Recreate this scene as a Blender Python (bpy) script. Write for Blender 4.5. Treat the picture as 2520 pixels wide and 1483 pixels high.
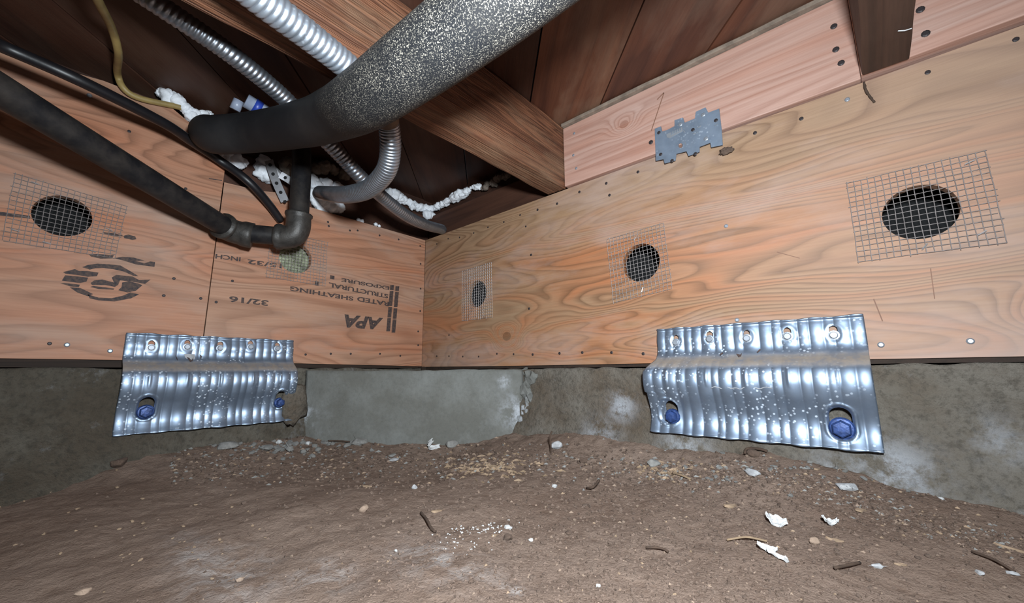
import bpy, bmesh, math, random
import numpy as np
from mathutils import Vector, Matrix, noise

for o in list(bpy.data.objects):
    bpy.data.objects.remove(o, do_unlink=True)
scene = bpy.context.scene
COL = scene.collection

# ------------------------------------------------------------------ camera
PW, PH, FPX = 2520.0, 1483.0, 995.0
CX, CY = PW / 2, PH / 2
ZC = 0.15                                   # camera height above the dirt
SC = 0.6                                    # distance of the camera from the right wall
_vx = np.array([121 - CX, -(921 - CY), -FPX]); _vx /= np.linalg.norm(_vx)
_vy = np.array([2155 - CX, -(907 - CY), -FPX]); _vy /= np.linalg.norm(_vy)
_X = -_vx
_Y = _vy - (_vy @ _X) * _X; _Y /= np.linalg.norm(_Y)
_Z = np.cross(_X, _Y)
ROT = np.array([_X, _Y, _Z])                # camera space -> world
CAM = np.array([1.37692 * SC, -SC, ZC])

cam_data = bpy.data.cameras.new('camera')
cam = bpy.data.objects.new('camera', cam_data)
COL.objects.link(cam)
cam_data.sensor_fit = 'HORIZONTAL'
cam_data.sensor_width = 36.0
cam_data.lens = 36.0 * FPX / PW
cam_data.clip_start = 0.01
M4 = Matrix.Identity(4)
for i in range(3):
    for j in range(3):
        M4[i][j] = ROT[i, j]
    M4[i][3] = CAM[i]
cam.matrix_world = M4
scene.camera = cam

# ------------------------------------------------------------------ world, light, exposure
world = bpy.data.worlds.new('world')
scene.world = world
world.use_nodes = True
world.node_tree.nodes['Background'].inputs[0].default_value = (0.55, 0.6, 0.7, 1)
world.node_tree.nodes['Background'].inputs[1].default_value = 0.03

ld = bpy.data.lights.new('work_light', 'AREA')
ld.shape = 'DISK'
ld.size = 0.05
ld.energy = 8.8
ld.color = (0.86, 0.945, 1.0)
lamp = bpy.data.objects.new('work_light', ld)
COL.objects.link(lamp)
LPOS = Vector(CAM + ROT @ np.array([0.045, 0.105, -0.005]))
LTGT = Vector(CAM + ROT @ np.array([-0.08, 0.04, -1.0]))
lamp.location = LPOS
lamp.rotation_euler = (LTGT - LPOS).to_track_quat('-Z', 'Y').to_euler()

scene.view_settings.view_transform = 'Standard'
scene.view_settings.look = 'None'
scene.view_settings.exposure = 0.0
scene.view_settings.gamma = 1.0
scene.view_settings.use_curve_mapping = False


# ------------------------------------------------------------------ surveying helpers
def ray(px, py):
    return ROT @ np.array([px - CX, -(py - CY), -FPX])

def RW(px, py, off=0.0):                    # point of the right wall (plane y = -off)
    d = ray(px, py); t = (-off - CAM[1]) / d[1]
    return Vector(CAM + t * d)

def LW(px, py, off=0.0):                    # point of the left wall (plane x = off)
    d = ray(px, py); t = (off - CAM[0]) / d[0]
    return Vector(CAM + t * d)

def DP(px, py, dep):                        # point at a measured distance
    return Vector(CAM + ray(px, py) / FPX * dep)

def ZP(px, py, z):                          # point of a horizontal plane
    d = ray(px, py); t = (z - CAM[2]) / d[2]
    return Vector(CAM + t * d)


# ------------------------------------------------------------------ object helpers
def tag(o, label=None, cat=None, group=None, kind=None):
    if label: o['label'] = label
    if cat: o['category'] = cat
    if group: o['group'] = group
    if kind: o['kind'] = kind
    return o

def link_mesh(name, me, mat=None, parent=None, smooth=False):
    o = bpy.data.objects.new(name, me)
    COL.objects.link(o)
    if mat is not None:
        for m in (mat if isinstance(mat, (list, tuple)) else [mat]):
            me.materials.append(m)
    if parent is not None:
        o.parent = parent
        o.matrix_parent_inverse = Matrix.Translation(parent.location).inverted() if parent.rotation_euler[2] == 0 else parent.matrix_world.inverted()
    if smooth:
        for p in me.polygons: p.use_smooth = True
    return o

def mesh_py(name, verts, faces, mat=None, parent=None, smooth=False):
    me = bpy.data.meshes.new(name)
    me.from_pydata([tuple(v) for v in verts], [], faces)
    me.validate()
    bm = bmesh.new(); bm.from_mesh(me)
    bmesh.ops.recalc_face_normals(bm, faces=bm.faces)
    bm.to_mesh(me); bm.free()
    return link_mesh(name, me, mat, parent, smooth)

def empty(name, loc):
    o = bpy.data.objects.new(name, None)
    o.empty_display_size = 0.02
    COL.objects.link(o)
    o.location = loc
    return o

def box(name, lo, hi, mat, parent=None, bevel=0.0, rough=0.0, seg=1, seed=0):
    """box with optional bevel; rough>0 subdivides it and wobbles the surface"""
    bm = bmesh.new()
    bmesh.ops.create_cube(bm, size=1.0)
    lo = Vector(lo); hi = Vector(hi)
    for v in bm.verts:
        v.co = Vector([lo[i] + (v.co[i] + 0.5) * (hi[i] - lo[i]) for i in range(3)])
    if bevel > 0:
        bmesh.ops.bevel(bm, geom=bm.edges[:], offset=bevel, segments=2, affect='EDGES', profile=0.6)
    if rough > 0:
        d = hi - lo; ax = max(range(3), key=lambda i: d[i])
        n = int(seg)
        for k in range(1, n):
            co = lo.copy(); co[ax] = lo[ax] + d[ax] * k / n
            no = Vector((0, 0, 0)); no[ax] = 1
            bmesh.ops.bisect_plane(bm, geom=bm.verts[:] + bm.edges[:] + bm.faces[:], plane_co=co, plane_no=no)
        for v in bm.verts:
            p = v.co * 18 + Vector((seed * 3.1, 0, 0))
            for i in range(3):
                if i != ax:
                    v.co[i] += rough * noise.noise(p + Vector((i * 7.7, 0, 0)))
    me = bpy.data.meshes.new(name)
    bm.to_mesh(me); bm.free()
    return link_mesh(name, me, mat, parent)

def shape2d(name, loops, depth, frame, mat, parent=None, offset=0.0):
    """flat plate with holes: loops of (u, v), thickness depth; frame(u, v, w) -> world"""
    cu = bpy.data.curves.new(name, 'CURVE')
    cu.dimensions = '2D'; cu.fill_mode = 'BOTH'; cu.extrude = depth / 2
    for lp in loops:
        sp = cu.splines.new('POLY')
        sp.points.add(len(lp) - 1)
        for p, (u, v) in zip(sp.points, lp):
            p.co = (u, v, 0, 1)
        sp.use_cyclic_u = True
    return curve_to_wall(name, cu, depth, frame, mat, parent, offset)

def curve_to_wall(name, cu, depth, frame, mat, parent, offset):
    tmp = bpy.data.objects.new('tmp', cu)
    COL.objects.link(tmp)
    dg = bpy.context.evaluated_depsgraph_get()
    me = bpy.data.meshes.new_from_object(tmp.evaluated_get(dg))
    bpy.data.objects.remove(tmp, do_unlink=True)
    bpy.data.curves.remove(cu)
    for v in me.vertices:
        v.co = frame(v.co.x, v.co.y, v.co.z + depth / 2 + offset)
    me.name = name
    me.materials.clear()
    return link_mesh(name, me, mat, parent)

def frR(u, v, w): return Vector((u, -w, v))
def frL(u, v, w): return Vector((w, u, v))
def uvR(px, py): p = RW(px, py); return (p.x, p.z)
def uvL(px, py): p = LW(px, py); return (p.y, p.z)

def circle(u, v, r, n=40, r2=None):
    return [(u + r * math.cos(2 * math.pi * k / n), v + (r2 or r) * math.sin(2 * math.pi * k / n)) for k in range(n)]

def catmull(pts, step):
    pts = [Vector(p) for p in pts]
    if len(pts) == 2:
        n = max(2, int((pts[1] - pts[0]).length / step))
        return [pts[0].lerp(pts[1], k / n) for k in range(n + 1)]
    P = [pts[0] * 2 - pts[1]] + pts + [pts[-1] * 2 - pts[-2]]
    out = []
    for i in range(1, len(P) - 2):
        p0, p1, p2, p3 = P[i - 1:i + 3]
        n = max(1, int((p2 - p1).length / step))
        for k in range(n):
            t = k / n
            out.append(0.5 * ((2 * p1) + (p2 - p0) * t + (2 * p0 - 5 * p1 + 4 * p2 - p3) * t * t + (3 * p1 - p0 - 3 * p2 + p3) * t ** 3))
    out.append(pts[-1])
    # even spacing
    res = [out[0]]; acc = 0
    L = [0]
    for a_, b_ in zip(out, out[1:]): L.append(L[-1] + (b_ - a_).length)
    tot = L[-1]; n = max(2, int(tot / step)); j = 0
    for k in range(1, n + 1):
        s = tot * k / n
        while j < len(L) - 2 and L[j + 1] < s: j += 1
        t = (s - L[j]) / max(1e-9, L[j + 1] - L[j])
        res.append(out[j].lerp(out[j + 1], t))
    return res

def tube_data(path, rad, segs=16, caps=True, hollow=False):
    """path: list of points; rad(s, theta) or number"""
    V = []; F = []
    t = (path[1] - path[0]).normalized()
    up = Vector((0, 0, 1)) if abs(t.z) < 0.9 else Vector((1, 0, 0))
    nrm = (up - t * up.dot(t)).normalized()
    s = 0.0
    for i, p in enumerate(path):
        if i > 0:
            s += (p - path[i - 1]).length
            a_ = path[min(i + 1, len(path) - 1)] - path[i - 1]
            t2 = a_.normalized()
            q = t.rotation_difference(t2)
            nrm = q @ nrm; nrm = (nrm - t2 * nrm.dot(t2)).normalized(); t = t2
        b = t.cross(nrm)
        for k in range(segs):
            th = 2 * math.pi * k / segs
            r = rad(s, th) if callable(rad) else rad
            V.append(p + (nrm * math.cos(th) + b * math.sin(th)) * r)
    n = len(path)
    for i in range(n - 1):
        for k in range(segs):
            k2 = (k + 1) % segs
            F.append((i * segs + k, i * segs + k2, (i + 1) * segs + k2, (i + 1) * segs + k))
    if caps:
        F.append(tuple(range(segs))[::-1])
        F.append(tuple((n - 1) * segs + k for k in range(segs)))
    return V, F

def tube(name, pts, rad, mat, parent=None, step=0.004, segs=16, smooth=True):
    path = catmull(pts, step)
    V, F = tube_data(path, rad, segs)
    o = mesh_py(name, V, F, mat, parent, smooth)
    return o

def lathe(name, prof, mat, parent, origin, axis, segs=16, smooth=False):
    """prof: list of (h, r) along axis from origin"""
    axis = Vector(axis).normalized()
    up = Vector((0, 0, 1)) if abs(axis.z) < 0.9 else Vector((1, 0, 0))
    a_ = (up - axis * up.dot(axis)).normalized(); b_ = axis.cross(a_)
    V = []; F = []
    for h, r in prof:
        for k in range(segs):
            th = 2 * math.pi * k / segs
            V.append(Vector(origin) + axis * h + (a_ * math.cos(th) + b_ * math.sin(th)) * max(r, 1e-5))
    for i in range(len(prof) - 1):
        for k in range(segs):
            k2 = (k + 1) % segs
            F.append((i * segs + k, i * segs + k2, (i + 1) * segs + k2, (i + 1) * segs + k))
    F.append(tuple(range(segs))[::-1]); F.append(tuple((len(prof) - 1) * segs + k for k in range(segs)))
    return mesh_py(name, V, F, mat, parent, smooth)


# ------------------------------------------------------------------ materials
class NT:
    def __init__(self, name):
        self.m = bpy.data.materials.new(name)
        self.m.use_nodes = True
        self.t = self.m.node_tree
        self.bsdf = self.t.nodes['Principled BSDF']
        self.out = self.t.nodes['Material Output']
    def n(self, typ, ins=None, **props):
        nd = self.t.nodes.new(typ)
        for k, v in props.items(): setattr(nd, k, v)
        for k, v in (ins or {}).items(): self.set(nd.inputs[k], v)
        return nd
    def set(self, sock, v):
        if isinstance(v, bpy.types.NodeSocket): self.t.links.new(v, sock)
        elif isinstance(v, bpy.types.Node): self.t.links.new(v.outputs[0], sock)
        else:
            if isinstance(v, (tuple, list)) and len(v) == 3 and sock.type == 'RGBA': v = (*v, 1)
            sock.default_value = v
    def math(self, op, a, b=None, c=None, clamp=False):
        nd = self.n('ShaderNodeMath', operation=op, use_clamp=clamp)
        self.set(nd.inputs[0], a)
        if b is not None: self.set(nd.inputs[1], b)
        if c is not None: self.set(nd.inputs[2], c)
        return nd.outputs[0]
    def mix(self, fac, a, b, mode='MIX'):
        nd = self.n('ShaderNodeMix', data_type='RGBA', blend_type=mode)
        self.set(nd.inputs['Factor'], fac)
        self.set(nd.inputs[6], a); self.set(nd.inputs[7], b)
        return nd.outputs[2]
    def ramp(self, fac, stops, interp='LINEAR'):
        nd = self.n('ShaderNodeValToRGB')
        self.set(nd.inputs[0], fac)
        cr = nd.color_ramp; cr.interpolation = interp
        while len(cr.elements) < len(stops): cr.elements.new(0.5)
        for e, (p, c) in zip(cr.elements, stops):
            e.position = p
            e.color = (c, c, c, 1) if isinstance(c, (int, float)) else (*c, 1)
        return nd.outputs[0]
    def noise(self, vec, scale, detail=4, rough=0.55, dist=0.0):
        nd = self.n('ShaderNodeTexNoise', {'Scale': scale, 'Detail': detail, 'Roughness': rough, 'Distortion': dist})
        if vec is not None: self.set(nd.inputs['Vector'], vec)
        return nd.outputs[0]
    def coords(self):
        return self.n('ShaderNodeTexCoord').outputs['Object']
    def xyz(self, vec):
        s = self.n('ShaderNodeSeparateXYZ'); self.set(s.inputs[0], vec)
        return s.outputs
    def vec(self, x, y, z):
        c = self.n('ShaderNodeCombineXYZ')
        for i, v in enumerate((x, y, z)): self.set(c.inputs[i], v)
        return c.outputs[0]
    def bump(self, h, strength=0.3, dist=0.002):
        nd = self.n('ShaderNodeBump', {'Strength': strength, 'Distance': dist, 'Height': h})
        self.set(self.bsdf.inputs['Normal'], nd.outputs[0])
    def done(self, col, rough=0.6, metal=0.0, spec=0.5):
        self.set(self.bsdf.inputs['Base Color'], col)
        self.set(self.bsdf.inputs['Roughness'], rough)
        self.set(self.bsdf.inputs['Metallic'], metal)
        self.set(self.bsdf.inputs['Specular IOR Level'], spec)
        return self.m

def wood(name, axis, light, mid, dark, seed=0.0, lines=9, ustr=1.6, vstr=7.0, line_dark=0.55,
         tint=None, tint_scale=(2.0, 5.0), knots=(), dust=None, dust_amt=0.0, rough=0.62, fiber=0.5, bump=0.25, zband=None, coarse=0.12, bdist=0.0012, pale=None):
    g = NT(name)
    x, y, z = g.xyz(g.coords())
    rnd = g.math('MULTIPLY', g.n('ShaderNodeObjectInfo').outputs['Random'], 7.0)
    if axis == 'x': u, v, w = x, z, y
    elif axis == 'y': u, v, w = y, z, x
    else:
        u = g.math('MULTIPLY', g.math('SUBTRACT', x, y), 0.7071)
        v = g.math('MULTIPLY', g.math('ADD', x, y), 0.7071); w = z
    if axis != 'x' or not knots: us = g.math('ADD', u, rnd)
    else: us = u
    us = g.math('ADD', us, seed)
    fv = g.vec(g.math('MULTIPLY', us, ustr), g.math('MULTIPLY', v, vstr), g.math('MULTIPLY', w, vstr))
    h = g.noise(fv, 1.0, 2.5, 0.45, 0.35)
    for (ku, kv, kr, ka) in knots:
        du = g.math('MULTIPLY', g.math('SUBTRACT', u, ku), 1.0 / (kr * 1.5)); dv = g.math('MULTIPLY', g.math('SUBTRACT', v, kv), 1.0 / kr)
        d2 = g.math('ADD', g.math('MULTIPLY', du, du), g.math('MULTIPLY', dv, dv))
        h = g.math('ADD', h, g.math('MULTIPLY', g.math('EXPONENT', g.math('MULTIPLY', d2, -1.0)), ka))
    fr = g.math('FRACT', g.math('MULTIPLY', h, lines))
    grain = g.ramp(fr, [(0.0, 0.5), (0.15, 0.0), (0.5, 0.1), (0.82, 0.7), (0.95, 1.0), (1.0, 0.5)])
    fb = g.math('FRACT', g.math('MULTIPLY', h, lines * 0.23))
    wide = g.ramp(fb, [(0.0, 0.35), (0.1, 0.0), (0.5, 0.25), (0.9, 1.0), (1.0, 0.35)])
    # contour strength varies over the sheet
    gmask = g.ramp(g.noise(g.vec(g.math('MULTIPLY', us, 2.1), g.math('MULTIPLY', v, 6.0), w), 1.0, 2), [(0.32, 0.4), (0.65, 1.0)])
    fib = g.noise(g.vec(g.math('MULTIPLY', us, 14.0), g.math('MULTIPLY', v, 420.0), g.math('MULTIPLY', w, 420.0)), 1.0, 3, 0.6)
    fib2 = g.noise(g.vec(g.math('MULTIPLY', us, 4.0), g.math('MULTIPLY', v, 120.0), g.math('MULTIPLY', w, 120.0)), 1.0, 4, 0.65)
    blot = g.noise(g.vec(g.math('MULTIPLY', us, tint_scale[0]), g.math('MULTIPLY', v, tint_scale[1]), w), 1.0, 4, 0.6, 0.6)
    bl = g.math('ADD', g.math('MULTIPLY', g.ramp(blot, [(0.38, 0.0), (0.62, 1.0)]), 0.55), g.math('MULTIPLY', wide, 0.45))
    if zband:                                # veneer strips of different colour across the sheet
        bz = g.ramp(g.math('ADD', v, g.math('MULTIPLY', g.math('SUBTRACT', blot, 0.5), 0.12)), zband)
        bl = g.math('MULTIPLY', bl, bz)
    base = g.mix(bl, light, tint or mid)
    col = g.mix(g.math('MULTIPLY', g.math('MULTIPLY', grain, gmask), line_dark), base, dark)
    col = g.mix(g.math('MULTIPLY', g.ramp(fib, [(0.35, 1.0), (0.6, 0.0)]), fiber * 0.35), col, mid, 'MULTIPLY')
    col = g.mix(g.math('MULTIPLY', g.ramp(fib2, [(0.38, 1.0), (0.56, 0.0)]), coarse), col, dark)
    if pale:  # paler toward one end: part veneer tone, part light put into the colour
        pu = g.ramp(g.math('ADD', u, g.math('MULTIPLY', g.math('SUBTRACT', blot, 0.5), 0.5)), [(pale[0], 0.0), (pale[1], 1.0)])
        col = g.mix(g.math('MULTIPLY', pu, pale[3]), col, pale[2])
    for (ku, kv, kr, ka) in knots:
        du = g.math('MULTIPLY', g.math('SUBTRACT', u, ku), 1.0 / (kr * 0.5)); dv = g.math('MULTIPLY', g.math('SUBTRACT', v, kv), 1.0 / (kr * 0.42))
        d2 = g.math('ADD', g.math('MULTIPLY', du, du), g.math('MULTIPLY', dv, dv))
        kf = g.math('LESS_THAN', d2, 1.0)
        col = g.mix(g.math('MULTIPLY', kf, 0.6), col, dark)
    if dust is not None:
        dn = g.noise(g.vec(g.math('MULTIPLY', us, 3.0), g.math('MULTIPLY', v, 9.0), g.math('MULTIPLY', w, 9.0)), 1.0, 6, 0.65)
        col = g.mix(g.math('MULTIPLY', g.ramp(dn, [(0.48, 0.0), (0.72, 1.0)]), dust_amt), col, dust)
    g.bump(g.math('ADD', g.math('MULTIPLY', fib, 0.6), g.math('ADD', g.math('MULTIPLY', grain, -0.25), g.math('MULTIPLY', fib2, coarse * 3))), bump, bdist)
    return g.done(col, rough, 0, 0.35)

def plain(name, col, rough=0.6, metal=0.0, var=0.25, scale=40, bump=0.15, bdist=0.001, spec=0.5, col2=None):
    g = NT(name)
    co = g.coords()
    n1 = g.noise(co, scale, 5, 0.6)
    c2 = col2 or tuple(c * (1 - var) for c in col)
    c = g.mix(g.ramp(n1, [(0.35, 0.0), (0.65, 1.0)]), col, c2)
    if bump: g.bump(g.noise(co, scale * 4, 4), bump, bdist)
    return g.done(c, rough, metal, spec)

# plywood sheets
k1 = RW(1247, 827); k2 = RW(1260, 828)
M_PLY_R = wood('plywood_right', 'x', (0.325, 0.208, 0.124), (0.36, 0.245, 0.17), (0.125, 0.062, 0.031), 3.3, 34, 1.7, 8.5, 0.78,
               tint=(0.41, 0.162, 0.072), tint_scale=(2.2, 10.0), knots=((k1.x, k1.z, 0.022, 0.35), (0.98, 0.20, 0.03, 0.3)),
               dust=(0.40, 0.295, 0.255), dust_amt=0.75, zband=[(0.15, 1.0), (0.37, 1.0), (0.45, 0.2)], pale=(0.62, 0.98, (0.45, 0.325, 0.265), 0.38))
M_PLY_L = wood('plywood_left', 'y', (0.43, 0.25, 0.165), (0.44, 0.28, 0.2), (0.18, 0.08, 0.045), 9.1, 28, 1.5, 8.0, 0.68,
               tint=(0.47, 0.19, 0.10), tint_scale=(2.5, 9.0), dust=(0.38, 0.295, 0.245), dust_amt=0.65)
kn = RW(1540, 310)
M_BOARD = wood('pink_fir_board', 'x', (0.455, 0.245, 0.182), (0.48, 0.33, 0.27), (0.25, 0.10, 0.062), 1.7, 20, 0.7, 15.0, 0.6,
               tint=(0.49, 0.325, 0.27), tint_scale=(1.0, 30.0), knots=((kn.x, kn.z, 0.016, 0.25),), dust=(0.5, 0.38, 0.34), dust_amt=0.3)
M_JOIST = wood('joist_fir', 'y', (0.26, 0.112, 0.058), (0.22, 0.10, 0.055), (0.055, 0.021, 0.012), 5.2, 30, 0.6, 20.0, 0.9,
               tint=(0.15, 0.058, 0.030), dust=(0.30, 0.20, 0.125), dust_amt=0.7, bump=0.9, coarse=0.6, bdist=0.003)
M_JOIST2 = wood('joist_dark', 'y', (0.062, 0.029, 0.019), (0.06, 0.032, 0.022), (0.02, 0.010, 0.007), 8.8, 14, 0.7, 18.0, 0.6,
                tint=(0.055, 0.025, 0.015), dust=(0.10, 0.062, 0.045), dust_amt=0.35, bump=0.6, coarse=0.4)
M_SUB = wood('subfloor_board', 'd', (0.185, 0.068, 0.031), (0.16, 0.065, 0.033), (0.042, 0.015, 0.01), 2.2, 9, 0.8, 9.0, 0.6,
             tint=(0.09, 0.033, 0.02), tint_scale=(2.5, 6.0), dust=(0.25, 0.17, 0.115), dust_amt=0.5, rough=0.5)
M_SUBD = wood('subfloor_board_dark_shaded', 'd', (0.075, 0.030, 0.017), (0.07, 0.03, 0.018), (0.025, 0.010, 0.007), 4.6, 9, 0.8, 9.0, 0.6,  # left boards: darker board tone, plus the bay's shade put into the colour
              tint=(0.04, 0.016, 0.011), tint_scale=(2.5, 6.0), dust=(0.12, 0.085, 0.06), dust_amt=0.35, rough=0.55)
M_SUBM = wood('subfloor_board_red', 'd', (0.145, 0.052, 0.026), (0.13, 0.055, 0.03), (0.04, 0.015, 0.01), 7.7, 9, 0.8, 9.0, 0.6,
              tint=(0.075, 0.028, 0.018), tint_scale=(2.5, 6.0), dust=(0.20, 0.14, 0.10), dust_amt=0.4, rough=0.5)
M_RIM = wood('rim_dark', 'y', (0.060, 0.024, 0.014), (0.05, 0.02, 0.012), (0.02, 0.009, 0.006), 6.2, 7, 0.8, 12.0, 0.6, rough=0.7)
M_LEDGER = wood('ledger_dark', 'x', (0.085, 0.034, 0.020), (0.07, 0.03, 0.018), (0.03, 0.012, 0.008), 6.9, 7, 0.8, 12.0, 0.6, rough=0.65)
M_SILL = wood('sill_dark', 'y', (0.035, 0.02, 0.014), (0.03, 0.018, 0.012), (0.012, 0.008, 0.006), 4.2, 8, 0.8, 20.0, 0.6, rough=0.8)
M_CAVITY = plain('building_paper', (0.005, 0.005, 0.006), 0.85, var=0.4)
M_SHIM = plain('dusty_shim', (0.26, 0.20, 0.155), 0.9, var=0.45, scale=60, bump=0.5)
M_INK = plain('stamp_ink', (0.026, 0.021, 0.026), 0.75, scale=240, bump=0, col2=(0.10, 0.06, 0.045))
M_PENCIL = plain('pencil', (0.22, 0.11, 0.07), 0.7, bump=0)
M_NAIL = plain('nail_dark', (0.045, 0.036, 0.038), 0.55, metal=0.4, bump=0)
M_SCREW = plain('zinc_screw', (0.36, 0.39, 0.44), 0.48, metal=0.6, bump=0)
M_WIRE = plain('galvanised_wire', (0.40, 0.36, 0.35), 0.5, metal=0.35, scale=80, bump=0)
M_STAPLE = plain('staple_steel', (0.8, 0.8, 0.82), 0.25, metal=0.7, bump=0)
M_FOAM = plain('spray_foam', (0.84, 0.87, 0.92), 0.75, var=0.12, scale=60, bump=0.5, bdist=0.002)
M_FOAMDIRTY = plain('dirty_foam', (0.20, 0.16, 0.13), 0.85, var=0.5, scale=50, bump=0.5, bdist=0.002)
M_STRAP = plain('strap_steel', (0.35, 0.35, 0.37), 0.5, metal=0.7, bump=0)
M_CABLE = plain('black_cable', (0.010, 0.009, 0.011), 0.42, bump=0.1)
M_YELLOW = plain('yellow_cable', (0.33, 0.235, 0.085), 0.5, var=0.3, bump=0.1)
M_BLUE = plain('blue_tape', (0.02, 0.05, 0.32), 0.4, bump=0)
M_PIPEWHITE = plain('white_pipe', (0.30, 0.34, 0.44), 0.35, bump=0)
M_INSUL = plain('glass_wool', (0.50, 0.53, 0.36), 0.9, var=0.55, scale=55, bump=1.0, bdist=0.006)
M_COLLAR = plain('rusty_collar', (0.16, 0.11, 0.08), 0.6, metal=0.4, scale=90)
M_LABELMETAL = plain('embossed_label', (0.55, 0.60, 0.66), 0.35, metal=0.7, bump=0)

def galv_mat(name, base, dirt_band=None, spot=0.5, met=0.92, rgh=0.30):
    g = NT(name)
    co = g.coords(); x, y, z = g.xyz(co)
    vor = g.n('ShaderNodeTexVoronoi', {'Scale': 110.0, 'Vector': co}, feature='F1')
    sp = g.ramp(vor.outputs['Distance'], [(0.0, 0.0), (0.9, 1.0)])
    n1 = g.noise(co, 30, 5, 0.6)
    c = g.mix(g.ramp(n1, [(0.35, 0.0), (0.7, 1.0)]), base, tuple(b * 0.62 for b in base))
    c = g.mix(g.math('MULTIPLY', sp, 0.25), c, (0.25, 0.28, 0.33))
    # white zinc bloom spots
    nv = g.n('ShaderNodeTexVoronoi', {'Scale': 210.0, 'Vector': co, 'Randomness': 1.0}, feature='F1')
    msk = g.ramp(g.noise(co, 22, 3), [(0.46, 0.0), (0.6, 1.0)])
    sz = g.math('MULTIPLY', g.ramp(nv.outputs['Distance'], [(0.20, 1.0), (0.33, 0.0)]), msk)
    spots = g.math('MULTIPLY', sz, spot)
    c = g.mix(spots, c, (0.75, 0.83, 0.92))
    rough = g.math('ADD', rgh, g.math('MULTIPLY', n1, 0.2))
    metal = g.math('MULTIPLY', met, g.math('SUBTRACT', 1.0, spots))
    if dirt_band:
        z0, z1, z2, z3 = dirt_band
        band = g.ramp(g.math('ADD', g.math('SUBTRACT', z, z0), g.math('MULTIPLY', g.math('SUBTRACT', n1, 0.5), 0.006)),
                      [(0.0, 0.0), ((z1 - z0), 1.0), ((z2 - z0), 1.0), ((z3 - z0), 0.0)])
        n2 = g.noise(co, 75, 5, 0.65)
        dmask = g.math('MULTIPLY', band, g.ramp(n2, [(0.25, 0.55), (0.55, 1.0)]))
        c = g.mix(dmask, c, g.mix(n2, (0.16, 0.125, 0.10), (0.34, 0.29, 0.25)))
        metal = g.math('MULTIPLY', metal, g.math('SUBTRACT', 1.0, dmask))
        rough = g.math('MAXIMUM', rough, g.math('MULTIPLY', dmask, 0.9))
    g.bump(g.math('ADD', n1, g.math('MULTIPLY', sz, 0.4)), 0.12, 0.001)
    return g.done(c, rough, metal)
M_CONDUIT = galv_mat('conduit_steel', (0.60, 0.67, 0.76), None, 0.15, 0.85, 0.36)
M_CONDUIT2 = galv_mat('conduit_steel_dull', (0.42, 0.45, 0.50), None, 0.05)
M_TIE = galv_mat('tie_plate_steel', (0.185, 0.235, 0.31), None, 0.2, 0.35, 0.5)
M_PLATE = galv_mat('plate_steel', (0.33, 0.42, 0.56), (ZC + 0.0015, ZC + 0.006, ZC + 0.016, ZC + 0.022), 0.7, 0.85, 0.36)
M_BOLT = plain('blue_bolt', (0.035, 0.075, 0.24), 0.45, metal=0.35, scale=200, var=0.5, bump=0.15)

def concrete(name, c1, c2, stain, white=0.5, bump=0.6, blobs=(), stains=(), sc=1.0):
    g = NT(name)
    co = g.coords(); x, y, z = g.xyz(co)
    n1 = g.noise(co, 9 * sc, 7, 0.65, 0.3)
    n2 = g.noise(co, 150, 6, 0.75)
    n3 = g.noise(co, 32, 7, 0.72, 0.5)
    c = g.mix(g.ramp(n1, [(0.35, 0.0), (0.65, 1.0)]), c1, c2)
    c = g.mix(g.math('MULTIPLY', g.ramp(g.noise(co, 6, 7, 0.68), [(0.44, 0.0), (0.62, 1.0)]), 0.8), c, stain)
    c = g.mix(g.math('MULTIPLY', g.ramp(n3, [(0.3, 1.0), (0.5, 0.0)]), 0.45 * bump + 0.05), c, tuple(k * 0.55 for k in stain))
    c = g.mix(g.math('MULTIPLY', g.ramp(n2, [(0.36, 1.0), (0.52, 0.0)]), 0.6 * bump + 0.1), c, tuple(k * 0.5 for k in c1))
    def spots(lst):
        acc = None
        for (p, r) in lst:
            d2 = None
            for ax, q in ((x, p.x), (y, p.y), (z, p.z)):
                d_ = g.math('MULTIPLY', g.math('SUBTRACT', ax, q), 1 / r); d_ = g.math('MULTIPLY', d_, d_)
                d2 = d_ if d2 is None else g.math('ADD', d2, d_)
            e = g.math('EXPONENT', g.math('MULTIPLY', d2, -1.0))
            acc = e if acc is None else g.math('MAXIMUM', acc, e)
        return acc
    if stains:
        c = g.mix(g.math('MULTIPLY', g.math('MULTIPLY', spots(stains), g.ramp(n1, [(0.3, 0.3), (0.6, 1.0)])), 0.8), c, stain)
    w = g.math('MULTIPLY', g.ramp(g.noise(co, 11, 8, 0.75), [(0.60, 0.0), (0.70, 1.0)]), white)
    if blobs:
        w = g.math('MAXIMUM', w, g.math('MULTIPLY', spots(blobs), g.ramp(g.noise(co, 40, 7, 0.75), [(0.42, 0.0), (0.58, 0.9)])))
    c = g.mix(w, c, (0.46, 0.48, 0.52))
    g.bump(g.math('ADD', g.math('ADD', n2, n3), g.math('MULTIPLY', n1, 1.0)), bump, 0.004)
    return g.done(c, 0.92, 0, 0.15)
M_CONC_R = concrete('stem_wall_concrete', (0.165, 0.143, 0.117), (0.215, 0.193, 0.165), (0.125, 0.09, 0.062), 0.4, 1.0,
                    [(RW(1530, 1000, 0.012), 0.02), (RW(1480, 1090, 0.02), 0.03), (RW(1690, 1120, 0.02), 0.03), (RW(2080, 1200, 0.03), 0.03), (RW(2200, 1160, 0.03), 0.03), (RW(2470, 1080, 0.03), 0.02), (RW(2490, 1270, 0.05), 0.02)])
M_CONC_L = concrete('stem_wall_concrete_dark', (0.105, 0.095, 0.078), (0.18, 0.163, 0.135), (0.085, 0.066, 0.048), 0.25, 0.9,
                    [])
_ce = Vector((0.30, -0.03, RW(1310, 1030, 0.0).z))
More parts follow.
